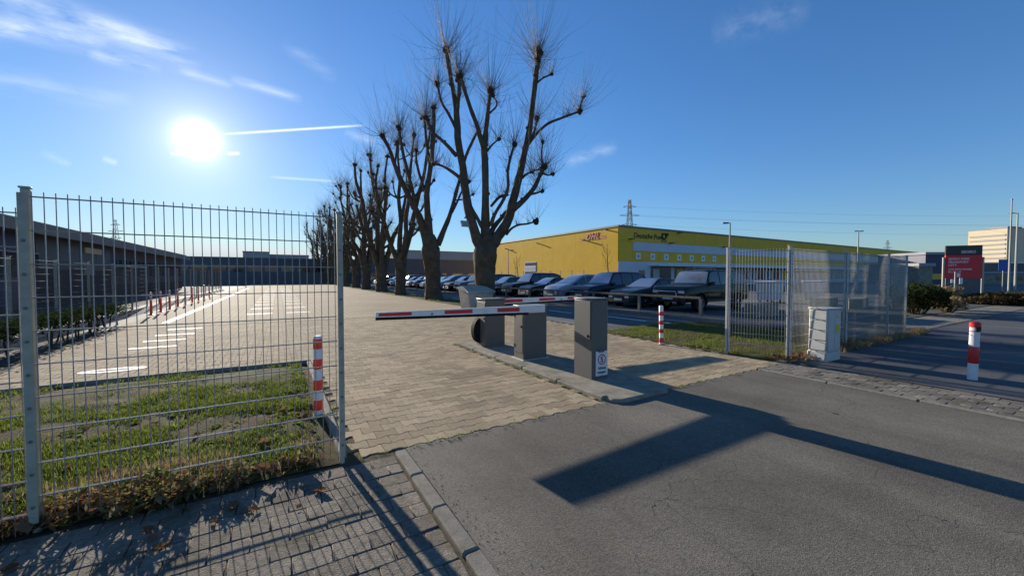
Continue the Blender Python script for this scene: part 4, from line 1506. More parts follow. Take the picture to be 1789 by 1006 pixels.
def build_car(spec, label, cat, paint_mat, loc, rz):
    S, axle, wr, style = spec['shape'], spec['axles'], spec['wheel'], spec['style']
    L, W = S.L, S.W
    root = tag(empty('parked_car', loc, rz), label, cat, 'cars parked nose out behind the rail')
    key = (spec['name'],)
    if key not in CARCACHE:
        me = S.body().mesh('body', ['trim', 'dark'], True)
        me = cut_arches(me, [(x, wr) for x in axle], wr + .055, W)
        me.polygons.foreach_set('use_smooth', [True] * len(me.polygons))
        me.set_sharp_from_angle(angle=R(38))
        parts = []
        # side windows
        for xa, xb in spec['side']:
            for s in (-1, 1):
                b = MB()
                n, m_ = 10, 4
                rows = []
                for i in range(n + 1):
                    x = xa + (xb - xa) * i / n
                    z0 = lerp_keys(S.belt, x) + .035
                    z1 = max(z0 + .004, lerp_keys(S.top, x) - .105 * (1 if style != 'box' else .9))
                    rows.append([(x, s * (S.y_at(x, z0 + (z1 - z0) * j / m_) + .007), z0 + (z1 - z0) * j / m_) for j in range(m_ + 1)])
                vs = [p for r in rows for p in r]
                fs = []
                for i in range(n):
                    for j in range(m_):
                        q = (i * (m_ + 1) + j, (i + 1) * (m_ + 1) + j, (i + 1) * (m_ + 1) + j + 1, i * (m_ + 1) + j + 1)
                        fs.append(q if s < 0 else q[::-1])
                b.add(vs, fs)
                parts.append(('side_window', b.mesh('side_window', 'glass', True), (0, 0, 0)))
        # windscreen and rear window
        for nm, (xa, xb) in (('windscreen', spec['screen']), ('rear_window', spec['rear'])):
            b = MB()
            n, m_ = 8, 10
            vs = []
            for i in range(n + 1):
                x = xa + (xb - xa) * i / n
                yw = S.section(x)[9][0] * .93
                for j in range(m_ + 1):
                    y = -yw + 2 * yw * j / m_
                    vs.append((x, y, S.z_at(x, abs(y)) + .010))
            b.add(vs, [(i * (m_ + 1) + j, (i + 1) * (m_ + 1) + j, (i + 1) * (m_ + 1) + j + 1, i * (m_ + 1) + j + 1) for i in range(n) for j in range(m_)])
            parts.append((nm, b.mesh(nm, 'screen' if nm == 'windscreen' else 'glass', True), (0, 0, 0)))
        xn = L / 2
        hz = lerp_keys(S.belt, xn - .1)
        wn_ = W / 2 * lerp_keys(S.plan, xn)
        gh = .16 if style != 'box' else .2
        parts.append(('grille', MB().bbox(xn - .06, xn + .018, -wn_ * .48, wn_ * .48, hz - .12 - gh, hz - .1, .02).mesh('grille', 'trim'), (0, 0, 0)))
        for s in (-1, 1):
            parts.append(('headlight', MB().bbox(xn - .13, xn + .012, min(s * wn_ * .55, s * wn_ * .97), max(s * wn_ * .55, s * wn_ * .97), hz - .22, hz - .07, .03).mesh('headlight', 'lamp'), (0, 0, 0)))
            mz = lerp_keys(S.belt, spec['screen'][0]) + .08
            my = S.y_at(spec['screen'][0] - .2, mz)
            parts.append(('mirror', MB().bbox(spec['screen'][0] - .32, spec['screen'][0] - .17, s * (my + .1) - .08, s * (my + .1) + .08, mz - .05, mz + .1, .03).mesh('mirror', 'trim'), (0, 0, 0)))
            tz = lerp_keys(S.belt, -xn + .1)
            wtl = W / 2 * lerp_keys(S.plan, -xn)
            parts.append(('tail_light', MB().bbox(-xn - .012, -xn + .12, min(s * wtl * .66, s * wtl * .98), max(s * wtl * .66, s * wtl * .98), tz - .26, tz - .06, .02).mesh('tail_light', 'tail'), (0, 0, 0)))
            for dx in spec['handles']:
                hz2 = lerp_keys(S.belt, dx) - .1
                parts.append(('door_handle', MB().bbox(dx - .09, dx + .09, s * (S.y_at(dx, hz2) + .012) - .012, s * (S.y_at(dx, hz2) + .012) + .012, hz2 - .012, hz2 + .012, .005).mesh('door_handle', 'trim'), (0, 0, 0)))
        zs = S.sill
        for xs_ in spec['seams']:
            for s in (-1, 1):
                zb_ = lerp_keys(S.belt, xs_)
                zz = [zs + .12 + (zb_ - zs - .14) * q / 5 for q in range(6)]
                b = MB()
                b.add([(xs_ - .008, s * (S.y_at(xs_, max(z_, zs + .56 * (zb_ - zs))) + .003), z_) for z_ in zz] + [(xs_ + .008, s * (S.y_at(xs_, max(z_, zs + .56 * (zb_ - zs))) + .003), z_) for z_ in zz], [(q, q + 1, 7 + q, 6 + q) for q in range(5)])
                parts.append(('door_seam', b.mesh('door_seam', 'dark'), (0, 0, 0)))
        for s in (-1, 1):
            parts.append(('sill_trim', MB().bbox(axle[0] + wr + .08, axle[1] - wr - .08, min(s * (W / 2 - .06), s * (W / 2 + .006)), max(s * (W / 2 - .06), s * (W / 2 + .006)), zs - .005, zs + .1, .015).mesh('sill_trim', 'trim'), (0, 0, 0)))
        parts.append(('bumper', MB().bbox(xn - .1, xn + .028, -wn_ * .98, wn_ * .98, zs + .02, zs + .2, .03).mesh('bumper', 'trim'), (0, 0, 0)))
        parts.append(('number_plate', MB().box(xn + .0285, xn + .034, -.26, .26, zs + .12, zs + .23).mesh('number_plate', 'plate'), (0, 0, 0)))
        if style == 'box':
            zr = S.H
            for s in (-1, 1):
                parts.append(('roof_rail', MB().tube([(-L * .36, s * W * .33, zr - .03), (-L * .34, s * W * .33, zr + .05), (L * .02, s * W * .33, zr + .05), (L * .05, s * W * .33, zr - .03)], .018, 6).mesh('roof_rail', 'trim', True), (0, 0, 0)))
            for x in (-L * .28, -L * .12, L * .02):
                parts.append(('roof_bar', MB().box(x - .03, x + .03, -W * .37, W * .37, zr + .065, zr + .09).mesh('roof_bar', 'trim'), (0, 0, 0)))
            parts.append(('spare_wheel', MB().lathe([(.3, -.1), (.34, -.07), (.34, .07), (.3, .1)], 20, 0, (-xn - .1, 0, hz - .1), 'x').mesh('spare_wheel', 'tyre', True, 40), (0, 0, 0)))
            parts.append(('bull_bar', MB().tube([(xn + .06, -.5, zs + .06), (xn + .1, -.46, hz - .12), (xn + .1, .46, hz - .12), (xn + .06, .5, zs + .06)], .03, 8).mesh('bull_bar', 'chrome', True), (0, 0, 0)))
        CARCACHE[key] = (me, parts, wheel_mesh(wr, .22, spec['spokes']))
    me, parts, (t, rm, bd) = CARCACHE[key]
    me = me.copy()
    me.materials[0] = paint_mat
    put(me, 'body', root)
    for nm, pm, l_ in parts:
        put(pm, nm, root, l_)
    for x in axle:
        for s in (-1, 1):
            w = put(t, 'wheel', root, (x, s * (W / 2 - .12), wr), (0, 0, 0 if s < 0 else math.pi))
            put(rm, 'rim', w)
            put(bd, 'brake', w)
    return root


CARCACHE = {}


def spec_suv(name, L=4.7, W=1.9, H=1.72, style='suv'):
    h = L / 2
    top = [(-h, .95), (-h + .06, 1.08), (-h + .5, H - .12), (-h + .9, H - .02), (-.3, H), (.35, H - .04), (.55, H - .1), (h - 1.42, 1.10), (h - .9, 1.06), (h - .25, .98), (h - .02, .84), (h, .8)]
    belt = [(-h, .92), (-h + .3, 1.1), (0, 1.03), (h - 1.4, 1.0), (h - .3, .92), (h, .76)]
    plan = [(-h, .86), (-h + .25, .97), (-.5, 1), (h - .9, 1), (h - .3, .95), (h - .08, .86), (h, .8)]
    S = CarShape(L, W, top, belt, .3, plan, .73)
    return dict(name=name, shape=S, axles=(-L * .30, L * .305), wheel=.35, style=style, side=[(-h + .62, -.95), (-.88, -.02), (.05, h - 1.62)], screen=(h - 1.45, .5), rear=(-h + .1, -h + .52), handles=(-.75, .2), spokes=5, seams=(-.93, .0, 1.0))


def spec_box(name):
    L, W, H = 4.75, 1.92, 1.84
    h = L / 2
    top = [(-h, 1.0), (-h + .03, 1.2), (-h + .16, H - .06), (-h + .4, H), (.2, H), (.5, H - .03), (.62, H - .1), (h - 1.45, 1.19), (h - 1.3, 1.17), (h - .2, 1.1), (h - .04, 1.02), (h, .95)]
    belt = [(-h, .98), (-h + .2, 1.16), (h - 1.4, 1.12), (h - .15, 1.04), (h, .92)]
    plan = [(-h, .92), (-h + .12, .98), (-.5, 1), (h - .5, 1), (h - .12, .95), (h, .88)]
    S = CarShape(L, W, top, belt, .42, plan, .8)
    return dict(name=name, shape=S, axles=(-L * .29, L * .31), wheel=.39, style='box', side=[(-h + .3, -1.0), (-.92, -.06), (.02, h - 1.62)], screen=(h - 1.47, .6), rear=(-h + .05, -h + .16), handles=(-.78, .18), spokes=6, seams=(-.96, -.02, .9))


def spec_sedan(name, L=4.7, W=1.84, H=1.45, tail=.98):
    h = L / 2
    top = [(-h, tail - .16), (-h + .05, tail), (-h + .55, tail + .04), (-h + 1.3, H - .06), (-.25, H), (.15, H - .03), (h - 1.35, .98), (h - .9, .93), (h - .25, .82), (h - .03, .68), (h, .64)]
    belt = [(-h, tail - .12), (-h + .4, tail - .02), (0, .93), (h - 1.35, .89), (h - .3, .77), (h, .61)]
    plan = [(-h, .84), (-h + .25, .95), (-.5, 1), (h - .9, 1), (h - .3, .94), (h - .08, .84), (h, .76)]
    S = CarShape(L, W, top, belt, .22, plan, .7)
    return dict(name=name, shape=S, axles=(-L * .295, L * .31), wheel=.325, style='sedan', side=[(-h + 1.12, -.5), (-.42, .2), (.26, h - 1.62)][:2] + [(.27, h - 1.55)], screen=(h - 1.38, .12), rear=(-h + .62, -h + 1.25), handles=(-.6, .25), spokes=5, seams=(-.93, .0, 1.0))


def spec_wagon(name, L=4.6, W=1.82, H=1.5):
    h = L / 2
    top = [(-h, .8), (-h + .05, 1.0), (-h + .55, H - .1), (-h + 1.0, H - .02), (-.25, H), (.25, H - .04), (h - 1.3, 1.0), (h - .9, .95), (h - .25, .84), (h - .03, .7), (h, .66)]
    belt = [(-h, .78), (-h + .3, .98), (0, .94), (h - 1.3, .9), (h - .3, .78), (h, .62)]
    plan = [(-h, .86), (-h + .25, .96), (-.5, 1), (h - .9, 1), (h - .3, .94), (h - .08, .85), (h, .78)]
    S = CarShape(L, W, top, belt, .22, plan, .72)
    return dict(name=name, shape=S, axles=(-L * .295, L * .31), wheel=.325, style='sedan', side=[(-h + .6, -.75), (-.68, .1), (.17, h - 1.5)], screen=(h - 1.33, .2), rear=(-h + .1, -h + .5), handles=(-.55, .3), spokes=5, seams=(-.93, .0, 1.0))


def spec_mpv(name, L=4.6, W=1.84, H=1.66):
    h = L / 2
    top = [(-h, .85), (-h + .05, 1.1), (-h + .3, H - .1), (-h + .6, H - .02), (-.3, H), (.2, H - .06), (h - .95, 1.06), (h - .75, 1.02), (h - .22, .9), (h - .03, .76), (h, .7)]
    belt = [(-h, .84), (-h + .3, 1.06), (0, 1.0), (h - .95, .95), (h - .3, .84), (h, .68)]
    plan = [(-h, .88), (-h + .2, .97), (-.5, 1), (h - .9, 1), (h - .3, .95), (h - .08, .86), (h, .8)]
    S = CarShape(L, W, top, belt, .22, plan, .74)
    return dict(name=name, shape=S, axles=(-L * .30, L * .315), wheel=.325, style='mpv', side=[(-h + .4, -.95), (-.88, .05), (.12, h - 1.2)], screen=(h - .98, .15), rear=(-h + .08, -h + .32), handles=(-.75, .2), spokes=5, seams=(-.93, .0, 1.0))


P_ = {'green': paint('dark green paint', (0.018, 0.035, 0.022)), 'grey': paint('graphite paint', (0.045, 0.055, 0.06)), 'navy': paint('navy paint', (0.012, 0.018, 0.045)), 'silver': paint('silver blue paint', (0.5, 0.56, 0.63), .6),
      'black': paint('black paint', (0.008, 0.009, 0.012)), 'white': paint('white car paint', (1.1, 1.1, 1.1), 0), 'mid': paint('mid grey paint', (0.22, 0.23, 0.25), .6), 'blue': paint('blue paint', (0.02, 0.045, 0.11))}
bx_, sv_, sd_, wg_, mp_ = spec_box('box'), spec_suv('suv'), spec_sedan('sedan'), spec_wagon('wagon'), spec_mpv('mpv')
big_ = spec_suv('bigsuv', 4.95, 1.96, 1.8)
row = [(bx_, 'green', 'dark green boxy off-roader with roof rack beside the fence corner', 'off-roader'),
       (sd_, 'grey', 'graphite saloon beside the dark green off-roader', 'car'),
       (big_, 'navy', 'large navy sport utility car beside the graphite saloon', 'car'),
       (mp_, 'silver', 'silver blue people carrier between two dark cars', 'car'),
       (sd_, 'black', 'low black saloon beside the silver people carrier', 'car'),
       (big_, 'black', 'large black sport utility car just right of the first tree', 'car')]
extra = [(wg_, 'mid', 'mid grey estate car'), (sv_, 'black', 'black sport utility car'), (sv_, 'mid', 'mid grey sport utility car'), (wg_, 'black', 'black estate car'), (mp_, 'silver', 'silver people carrier'),
         (wg_, 'mid', 'mid grey estate car'), (sd_, 'white', 'white saloon'), (sv_, 'blue', 'blue sport utility car'), (wg_, 'silver', 'silver estate car'), (sd_, 'black', 'black saloon'), (sv_, 'mid', 'mid grey sport utility car'),
         (wg_, 'white', 'white estate car'), (mp_, 'navy', 'navy people carrier'), (sd_, 'mid', 'mid grey saloon'), (sv_, 'black', 'black sport utility car'), (wg_, 'silver', 'silver estate car')]
for k, (sp_, cl, lb) in enumerate(extra):
    row.append((sp_, cl, '%s, %s car from the boxy off-roader in the row' % (lb, ords[k + 6] if k + 6 < 20 else ('twenty first', 'twenty second')[k - 14]), 'car'))
g = random.Random(12)
for k, (sp_, cl, lb, ct) in enumerate(row):
    build_car(sp_, lb, ct, P_[cl], (14.55 + sp_['shape'].L / 2 + g.uniform(-.1, .25), 11.3 + 2.9 * k + g.uniform(-.1, .1), 0.004), math.pi + g.uniform(-.02, .02))
for k, (sp_, cl, lb) in enumerate([(wg_, 'white', 'white estate car in the second row, seen just right of the first tree'), (mp_, 'white', 'white people carrier in the second row behind the trees')]):
    build_car(sp_, lb, 'car', P_[cl], (24.5, 44 + 9 * k, 0.004), 0)

# guard rail in front of the cars
gr = tag(empty('guard_rail', (13.95, 9.3, 0)), 'low timber guard rail on posts along the noses of the parked cars', 'guard rail')
for k in range(20):
    MB().bbox(-.05, .05, -.06, .06, -.1, .66, .008).build('post', 'wood', gr, False, None, (0, k * 3.0, 0))
    if k < 19:
        MB().bbox(-.035, .035, 0.005, 2.995, .655, .745, .008).build('rail', 'wood', gr, False, None, (0, k * 3.0, 0))
kerb_run(bpy.data.objects['parking_bays'], 12.67, 6.2, 12.67, 60, .12, -.1, .1, 1.5)

# ================================================================ YELLOW POSTAL HALL
hx, hy, hH = 40.8, 39.8, 8.5
hall = tag(empty('postal_hall', (hx, hy, 0)), 'long yellow flat roofed postal hall with loading docks behind the parked cars', 'building')
XE, YE = 137.0, 36.5
hb = MB()
hb.box(0, XE, 0, YE, 0, hH - .12)
hb.build('wall', 'hall_yellow', hall)
MB().box(-.12, XE + .12, -.12, YE + .12, hH - .12, hH + .12).build('roof', 'hall_trim', hall)
for k in range(12):
    MB().box(-.03, -.002, k * 3.04 + .03, k * 3.04 + 3.055, .1, hH - .2).build('cladding_panel', 'hall_yellow', hall)
for k in range(24):
    MB().box(k * 5.7 + .03, k * 5.7 + 5.68, -.03, -.002, 6.45, hH - .2).build('cladding_panel', 'hall_yellow', hall)
    if k:
        MB().box(k * 5.7 - 2.8 + .03, k * 5.7 + 2.88, -.03, -.002, 3.75, 5.15).build('cladding_panel', 'hall_yellow', hall)
MB().box(0.03, 2.85, -.03, -.002, 3.75, 6.42).build('cladding_panel', 'hall_yellow', hall)
MB().box(2.9, XE - 1, -.06, -.002, 5.18, 6.42).build('pale_band', 'hall_white', hall)
MB().box(-.035, XE, -.05, -.002, 0, 3.6).build('dock_zone', 'hall_white', hall)
MB().box(6.5, XE - 3, -1.7, -.05, 3.0, 3.12).build('canopy', 'white', hall)
for k in range(22):
    x = 6.6 + k * 5.4
    d = MB().box(x, x + 4.6, -.075, -.051, .9, 2.95).build('dock_door', 'dock_glass', hall)
    MB().box(x + .5, x + 1.9, -.1, -.076, 1.0, 2.6).build('shutter', 'hall_yellow' if k % 3 == 1 else 'metal_door', d)
MB().box(4.1, 5.3, -.09, -.051, 1.3, 2.4).build('window', 'window', hall)
for k in range(7):
    x = 3.5 + k * 3.05
    s_ = MB().box(x, x + .95, -.07, -.031, 3.95, 4.85).build('dock_sign', 'white', hall)
    MB().box(x + .3, x + .65, -.078, -.0715, 4.2, 4.6).build('dock_mark', 'far_grey', s_)
for x, z in ((1.9, 6.7), (10.6, 6.5), (24.5, 6.4), (40, 6.4), (12.5, 8.15), (60, 6.6)):
    MB().box(x, x + .5, -.8, -.031, z, z + .12).build('wall_lamp', 'sign_grey', hall)
for y, z in ((6.9, 7.0), (19.5, 7.4), (1.9, 8.05), (31, 7.1)):
    MB().box(-.55, -.031, y, y + .3, z, z + .12).build('wall_lamp', 'sign_grey', hall)
letter('Deutsche Post', 1.03, 'logo_black', hall, (3.0, -.05, 7.02), depth=.03, spacing=1.0, bold=.012)
hn = MB()
cx, cz = 9.5, 7.5
ring = [(cx + .42 * math.cos(t), -.06, cz + .42 * math.sin(t)) for t in [2 * math.pi * k / 22 for k in range(23)]]
hn.tube(ring, .13, 8)
hn.tube([(cx - .05, -.06, cz - .52), (cx + .3, -.06, cz - .25), (cx + .6, -.06, cz + .15), (cx + .72, -.06, cz + .42)], [.1, .13, .17, .26], 8)
hn.tube([(cx - .45, -.06, cz + .1), (cx - .55, -.06, cz + .42)], [.1, .08], 8)
hn.build('horn_emblem', 'logo_black', hall, True)
for s in (-1, 1):
    MB().add([(cx + s * .12, -.06, cz - .62), (cx + s * .6, -.06, cz - .62), (cx + s * .55, -.06, cz - .85), (cx + s * .2, -.06, cz - .85)], [(0, 1, 2, 3)]).build('horn_tassel', 'logo_black', hall)
lt = put(text_mesh('DHL', 1.35, 'logo_red', .03, .35, 1.15, .03), 'lettering', hall, (-.06, 6.7, 7.0), (math.pi / 2, 0, -math.pi / 2))
for z in (6.96, 7.16, 7.36):
    MB().box(-.05, -.031, 6.95, 8.2, z, z + .09).build('logo_stripe', 'logo_red', hall)
    MB().box(-.05, -.031, 2.4, 3.5, z, z + .09).build('logo_stripe', 'logo_red', hall)
dr = MB().box(-.06, -.031, 20.1, 24.1, 0, 4.2).build('gate_frame', 'metal_door', hall)
for k in range(7):
    MB().box(-.09, -.061, 20.3, 23.9, .1 + k * .57, .6 + k * .57).build('gate_slat', 'metal_door' if k % 3 else 'dock_glass', dr)

# fence in front of the hall
hf = tag(empty('bar_fence', (36.5, 42, 0)), 'thin dark bar fence in front of the yellow gable wall', 'fence', 'fences by the hall')
for k in range(13):
    MB().box(-.04, .04, -.04, .04, 0, 2.4).build('post', 'hall_trim', hf, False, None, (0, k * 2.6, 0))
    if k < 12:
        for z in (.3, 1.2, 2.2):
            MB().box(-.015, .015, .04, 2.56, z, z + .03).build('rail', 'hall_trim', hf, False, None, (0, k * 2.6, 0))
# small bare street trees by the hall
for k, (px_, Y, H) in enumerate(((905, 62, 5.2), (1063, 40, 6.0))):
    p = at(px_, 480, Y)
    g = random.Random(60 + k)
    lim = [[(Vector((p.x, p.y, -.1)), .09), (Vector((p.x, p.y, 1.5)), .07), (Vector((p.x - .2, p.y, H * .6)), .05), (Vector((p.x - .3, p.y, H)), .02)]]
    for j in range(9):
        z = H * (.4 + .055 * j)
        a = g.uniform(0, 6.28)
        lim.append([(Vector((p.x - .2, p.y, z)), .025), (Vector((p.x - .2 + math.cos(a) * .5, p.y + math.sin(a) * .5, z + .5)), .018), (Vector((p.x - .2 + math.cos(a) * .8, p.y + math.sin(a) * .8, z + 1.2)), .01)])
    t_ = make_tree('young_tree', ('thin bare young tree in front of the yellow gable wall near its gate', 'thin bare leaning young tree at the corner of the yellow hall')[k], lim, [], 70 + k, (p.x, p.y, 0), 1.0, True)
    t_['group'] = 'young trees by the hall'

# ================================================================ LOW DARK BUILDING ON THE LEFT
lb = tag(empty('low_building', (-10.2, 16, 0)), 'long low dark building with overhanging roof beyond the left fence', 'building')
LB = 47.0
MB().box(-9, 0, 0, LB, 0, 3.75).build('wall', 'lilac', lb)
MB().box(-10, .75, -.6, LB + .5, 3.76, 3.95).build('roof', 'roofsheet', lb)
MB().box(.752, .79, -.6, LB + .5, 3.5, 3.97).build('fascia', 'fascia', lb)
MB().box(-9.4, .45, -.3, LB + .2, 3.952, 4.12).build('roof_curb', 'fascia', lb)
for k, (y0, y1, m) in enumerate(((.2, 3.0, 'navy'), (3.05, 6.2, 'navy'), (6.25, 9.4, 'navy'), (9.45, 12.5, 'navy'), (12.55, 15.0, 'slate'), (15.05, 17.5, 'slate'), (17.55, 20, 'slate'), (20.05, 22.6, 'slate'))):
    MB().box(.002, .05, y0, y1, 1.9 if m == 'slate' else .1, 3.5).build('wall_panel', m, lb)
    if m == 'slate':
        MB().box(.002, .045, y0, y1, .1, 1.88).build('wall_panel', 'brickdark', lb)
for k in range(4):
    w = MB().box(.052, .08, 7.0 + k * 1.5, 8.2 + k * 1.5, 1.5, 2.6).build('window', 'window', lb)
    MB().box(.081, .1, 7.0 + k * 1.5, 8.2 + k * 1.5, 2.6, 2.68).build('window_frame', 'far_grey', w)
MB().box(.052, .12, 18.2, 20.8, 2.95, 3.3).build('name_sign', 'far_pale', lb)
MB().box(.052, .1, 18.0, 19.6, 1.6, 2.3).build('window', 'far_grey', lb)
MB().box(.002, .9, 22.9, 27.4, 2.2, 2.3).build('canopy', 'white', lb)
for k in range(20):
    y0 = 23.4 + k * 1.16
    w = MB().box(.002, .03, y0, y0 + .6, 1.5, 2.75).build('window', 'window', lb)
    MB().box(.002, .07, y0 - .05, y0 + .65, 1.42, 1.495).build('sill', 'fascia', w)
MB().box(.002, .04, 22.7, LB, .1, .9).build('plinth', 'brickdark', lb)

# ================================================================ LOW HEDGE BETWEEN FENCE AND YARD
for k, (y0, y1) in enumerate(((7.9, 11.2), (11.3, 14.4), (14.5, 17.8))):
    hd = tag(empty('low_hedge', (-4.6, y0, 0)), ('dark low hedge on bare stems left of the yard, closest to the near fence', 'dark low hedge on bare stems, middle of the three by the yard', 'dark low hedge on bare stems, farthest of the three by the yard')[k], 'hedge', 'low hedges by the yard')
    g = random.Random(90 + k)
    b = MB()
    for _ in range(3600):
        x, y, z = g.gauss(0, .22), g.uniform(0, y1 - y0), .5 + g.gauss(0, .09)
        a, t = g.uniform(0, 6.28), g.uniform(-.8, .8)
        L, w = g.uniform(.03, .06), g.uniform(.015, .03)
        dx, dy, dz = math.cos(a) * math.cos(t) * L, math.sin(a) * math.cos(t) * L, math.sin(t) * L
        b.add([(x - dx, y - dy, z - dz), (x - math.sin(a) * w, y + math.cos(a) * w, z), (x + dx, y + dy, z + dz), (x + math.sin(a) * w, y - math.cos(a) * w, z)], [(0, 1, 2, 3)], 0, g.random())
    b.build('foliage', 'bramble', hd)
    y = .1
    while y < y1 - y0:
        x = g.gauss(.05, .1)
        MB().tube([(x, y, -.05), (x + g.gauss(0, .04), y + g.gauss(0, .04), .25), (x + g.gauss(0, .08), y + g.gauss(0, .08), .55)], [.022, .017, .01], 5).build('stem', 'twiggy', hd)
        y += g.uniform(.2, .34)

# ================================================================ FAR BUILDINGS


def far_building(name, label, pL, pR, Y, ybase, ytop, depth, m, windows=None, roofm='hall_trim', wm='window'):
    a, b_ = at(pL, 480, Y), at(pR, 480, Y)
    H = max(at(pL, ytop, Y).z, at(pR, ytop, Y).z) if isinstance(ytop, (int, float)) else ytop[0]
    root = tag(empty(name, (a.x, Y, 0)), label, 'building')
    W = b_.x - a.x
    MB().box(0, W, 0, depth, -.1, H).build('wall', m, root)
    MB().box(-.15, W + .15, -.15, depth + .15, H, H + .22).build('roof', roofm, root)
    if windows:
        nx, nz, ww, wh, z0, dz = windows
        for i in range(nx):
            for j in range(nz):
                x = W * (i + .5) / nx - ww / 2
                w = MB().box(x, x + ww, -.04, -.002, z0 + j * dz, z0 + j * dz + wh).build('window', wm, root)
    return root, W, H


far_building('far_depot', 'long low dark grey depot closing the far end of the yard', 296, 620, 96, 0, 455, 14, 'far_dark', (11, 1, 2.4, 1.3, 2.4, 1))
far_building('far_depot', 'dark grey shed behind the tree trunks right of the long depot', 630, 838, 92, 0, 456, 14, 'far_dark', (7, 1, 2.6, 1.6, .6, 1))
far_building('far_warehouse', 'pale grey warehouse roof showing above the dark shed', 690, 842, 135, 0, 442, 30, 'far_grey', None, 'far_grey')
far_building('far_house', 'small pale rooftop block above the long depot', 425, 470, 140, 0, 441, 10, 'far_grey', (3, 1, 1.6, 1.2, 5, 1))
far_building('far_house', 'flat pale block peeping over the depot roof', 470, 540, 150, 0, 447, 10, 'far_grey', None)


def far_block(name, label, cx, depth, pxw, ytop, d, m, rz=0.0, extra=None, roofm='far_grey'):
    """building at a given distance along the line of sight, turned to face the camera"""
    r = ray(cx, 482)
    fwd = r.x * math.sin(YAW) + r.y * math.cos(YAW)
    k = depth / fwd
    X, Y = r.x * k, r.y * k
    W = pxw / FOCAL * depth
    H = EYE + (482 - ytop) / FOCAL * depth
    root = tag(empty(name, (X, Y, 0), -YAW + rz), label, 'building')
    MB().box(-W / 2, W / 2, 0, d, -.1, H).build('wall', m, root)
    MB().box(-W / 2 - .2, W / 2 + .2, -.2, d + .2, H, H + .4).build('roof', roofm, root)
    return root, W, H


t, W, H = far_block('office_tower', 'tall pale office tower with banded windows behind the red sign', 1722, 300, 50, 402, 18, 'far_pale', R(-80))
for j in range(9):
    MB().box(-W / 2 + .8, W / 2 - .8, -.25, -.02, 4 + j * (H - 6) / 9, 5.2 + j * (H - 6) / 9).build('window_band', 'band_beige', t)
MB().box(-W * .1, W / 2 - 1, 2, 12, H + .41, H + 1.6).build('penthouse', 'far_grey', t)
far_block('office_block', 'dark slate office block beside the pale tower', 1767, 330, 24, 398, 14, 'slate', R(-12), roofm='hall_trim')
far_block('far_warehouse', 'low grey warehouse in front of the pale tower', 1772, 140, 110, 460, 20, 'far_dark', R(-10), roofm='white')
t, W, H = far_block('low_house', 'low olive grey house behind the hedge at far right', 1760, 75, 110, 478, 8, 'concrete', R(-8))
for k in range(3):
    MB().box(-W / 2 + 1 + k * 3.2, -W / 2 + 2 + k * 3.2, -.05, -.002, .8, 1.6).build('window', 'window', t)
t, W, H = far_block('blue_shed', 'dark navy shed with a yellow stripe left of the red sign', 1636, 62, 40, 445, 8, 'navy', 0)
MB().box(-W / 2, W / 2, -.08, -.002, 1.0, 1.9).build('yellow_stripe', 'hall_yellow', t)
t, W, H = far_block('site_hut', 'beige site hut between the yellow hall and the navy shed', 1617, 52, 24, 465, 4, 'concrete', 0)
t, W, H = far_block('dark_annex', 'dark annex with a yellow fascia at the end of the hall', 1588, 75, 52, 462, 6, 'far_dark', 0)
MB().box(-W / 2, W / 2, -.08, -.002, H - 1.3, H - .4).build('yellow_fascia', 'hall_yellow', t)

# ================================================================ RED COMPANY SIGN
p = ground_at(1680, 530)
sg = tag(empty('company_sign', (p.x, p.y, 0), -YAW - R(20)), 'tall black and red company sign board on posts beside the side street', 'sign')
SW = 1.55
MB().bbox(-SW / 2, SW / 2, -.05, .05, 1.42, 2.72, .01).build('red_board', 'sign_red', sg)
MB().bbox(-SW / 2, SW / 2, -.05, .05, 2.723, 3.26, .01).build('black_board', 'sign_black', sg)
MB().bbox(-SW / 2 + .05, SW / 2 - .05, -.045, .045, -.05, 1.417, .01).build('plinth', 'sign_grey', sg)
for s in (-1, 1):
    MB().bbox(s * (SW / 2 + .06) - .04, s * (SW / 2 + .06) + .04, -.04, .04, -.05, 2.6, .006).build('post', 'galv', sg)
letter('SEGRO', .2, 'white', sg, (-.12, -.052, 2.83), depth=.002, bold=.004)
for tx, z, sz in (('SEGRO PARK', 2.46, .155), ('FRANKFURT', 2.28, .155), ('CITY', 2.1, .17), ('CARL-BENZ-STRASSE', 1.89, .108), ('28 | 30 | 34', 1.74, .12)):
    letter(tx, sz, 'white', sg, (-SW / 2 + .12, -.052, z), depth=.002, bold=.003)
p = ground_at(1667, 536)
sp2 = tag(empty('sign_post', (p.x, p.y, 0), -YAW - R(20)), 'thin metal post with small white plates in front of the red sign', 'sign post')
MB().tube([(0, 0, -.05), (0, 0, 1.75)], .03, 8).build('post', 'galv', sp2, True, 40)
for z, x in ((1.15, .2), (1.5, .1), (1.2, -.12)):
    MB().box(x - .06, x + .06, -.05, -.035, z, z + .3 if x > .15 else z + .18).build('plate', 'white', sp2)

# ================================================================ LAMPS, POLES, PYLONS


def lamp_post(px_, ytop, depth, label, arms=(1,), r=.06, arm_len=.6):
    rr = ray(px_, 482)
    k = depth / (rr.x * math.sin(YAW) + rr.y * math.cos(YAW))
    H = EYE + (482 - ytop) / FOCAL * depth
    root = tag(empty('lamp_post', (rr.x * k, rr.y * k, 0), -YAW), label, 'lamp post', 'lamp posts')
    MB().tube([(0, 0, -.1), (0, 0, H * .5), (0, 0, H)], [r * 1.2, r, r * .7], 8).build('pole', 'galv', root, True, 40)
    for s in arms:
        MB().tube([(0, 0, H - .05), (s * arm_len, 0, H)], r * .5, 6).build('arm', 'galv', root, True, 40)
        MB().bbox(min(s * arm_len, s * (arm_len + .45)), max(s * arm_len, s * (arm_len + .45)), -.12, .12, H - .06, H + .04, .02).build('lamp_head', 'sign_grey', root)
    return root


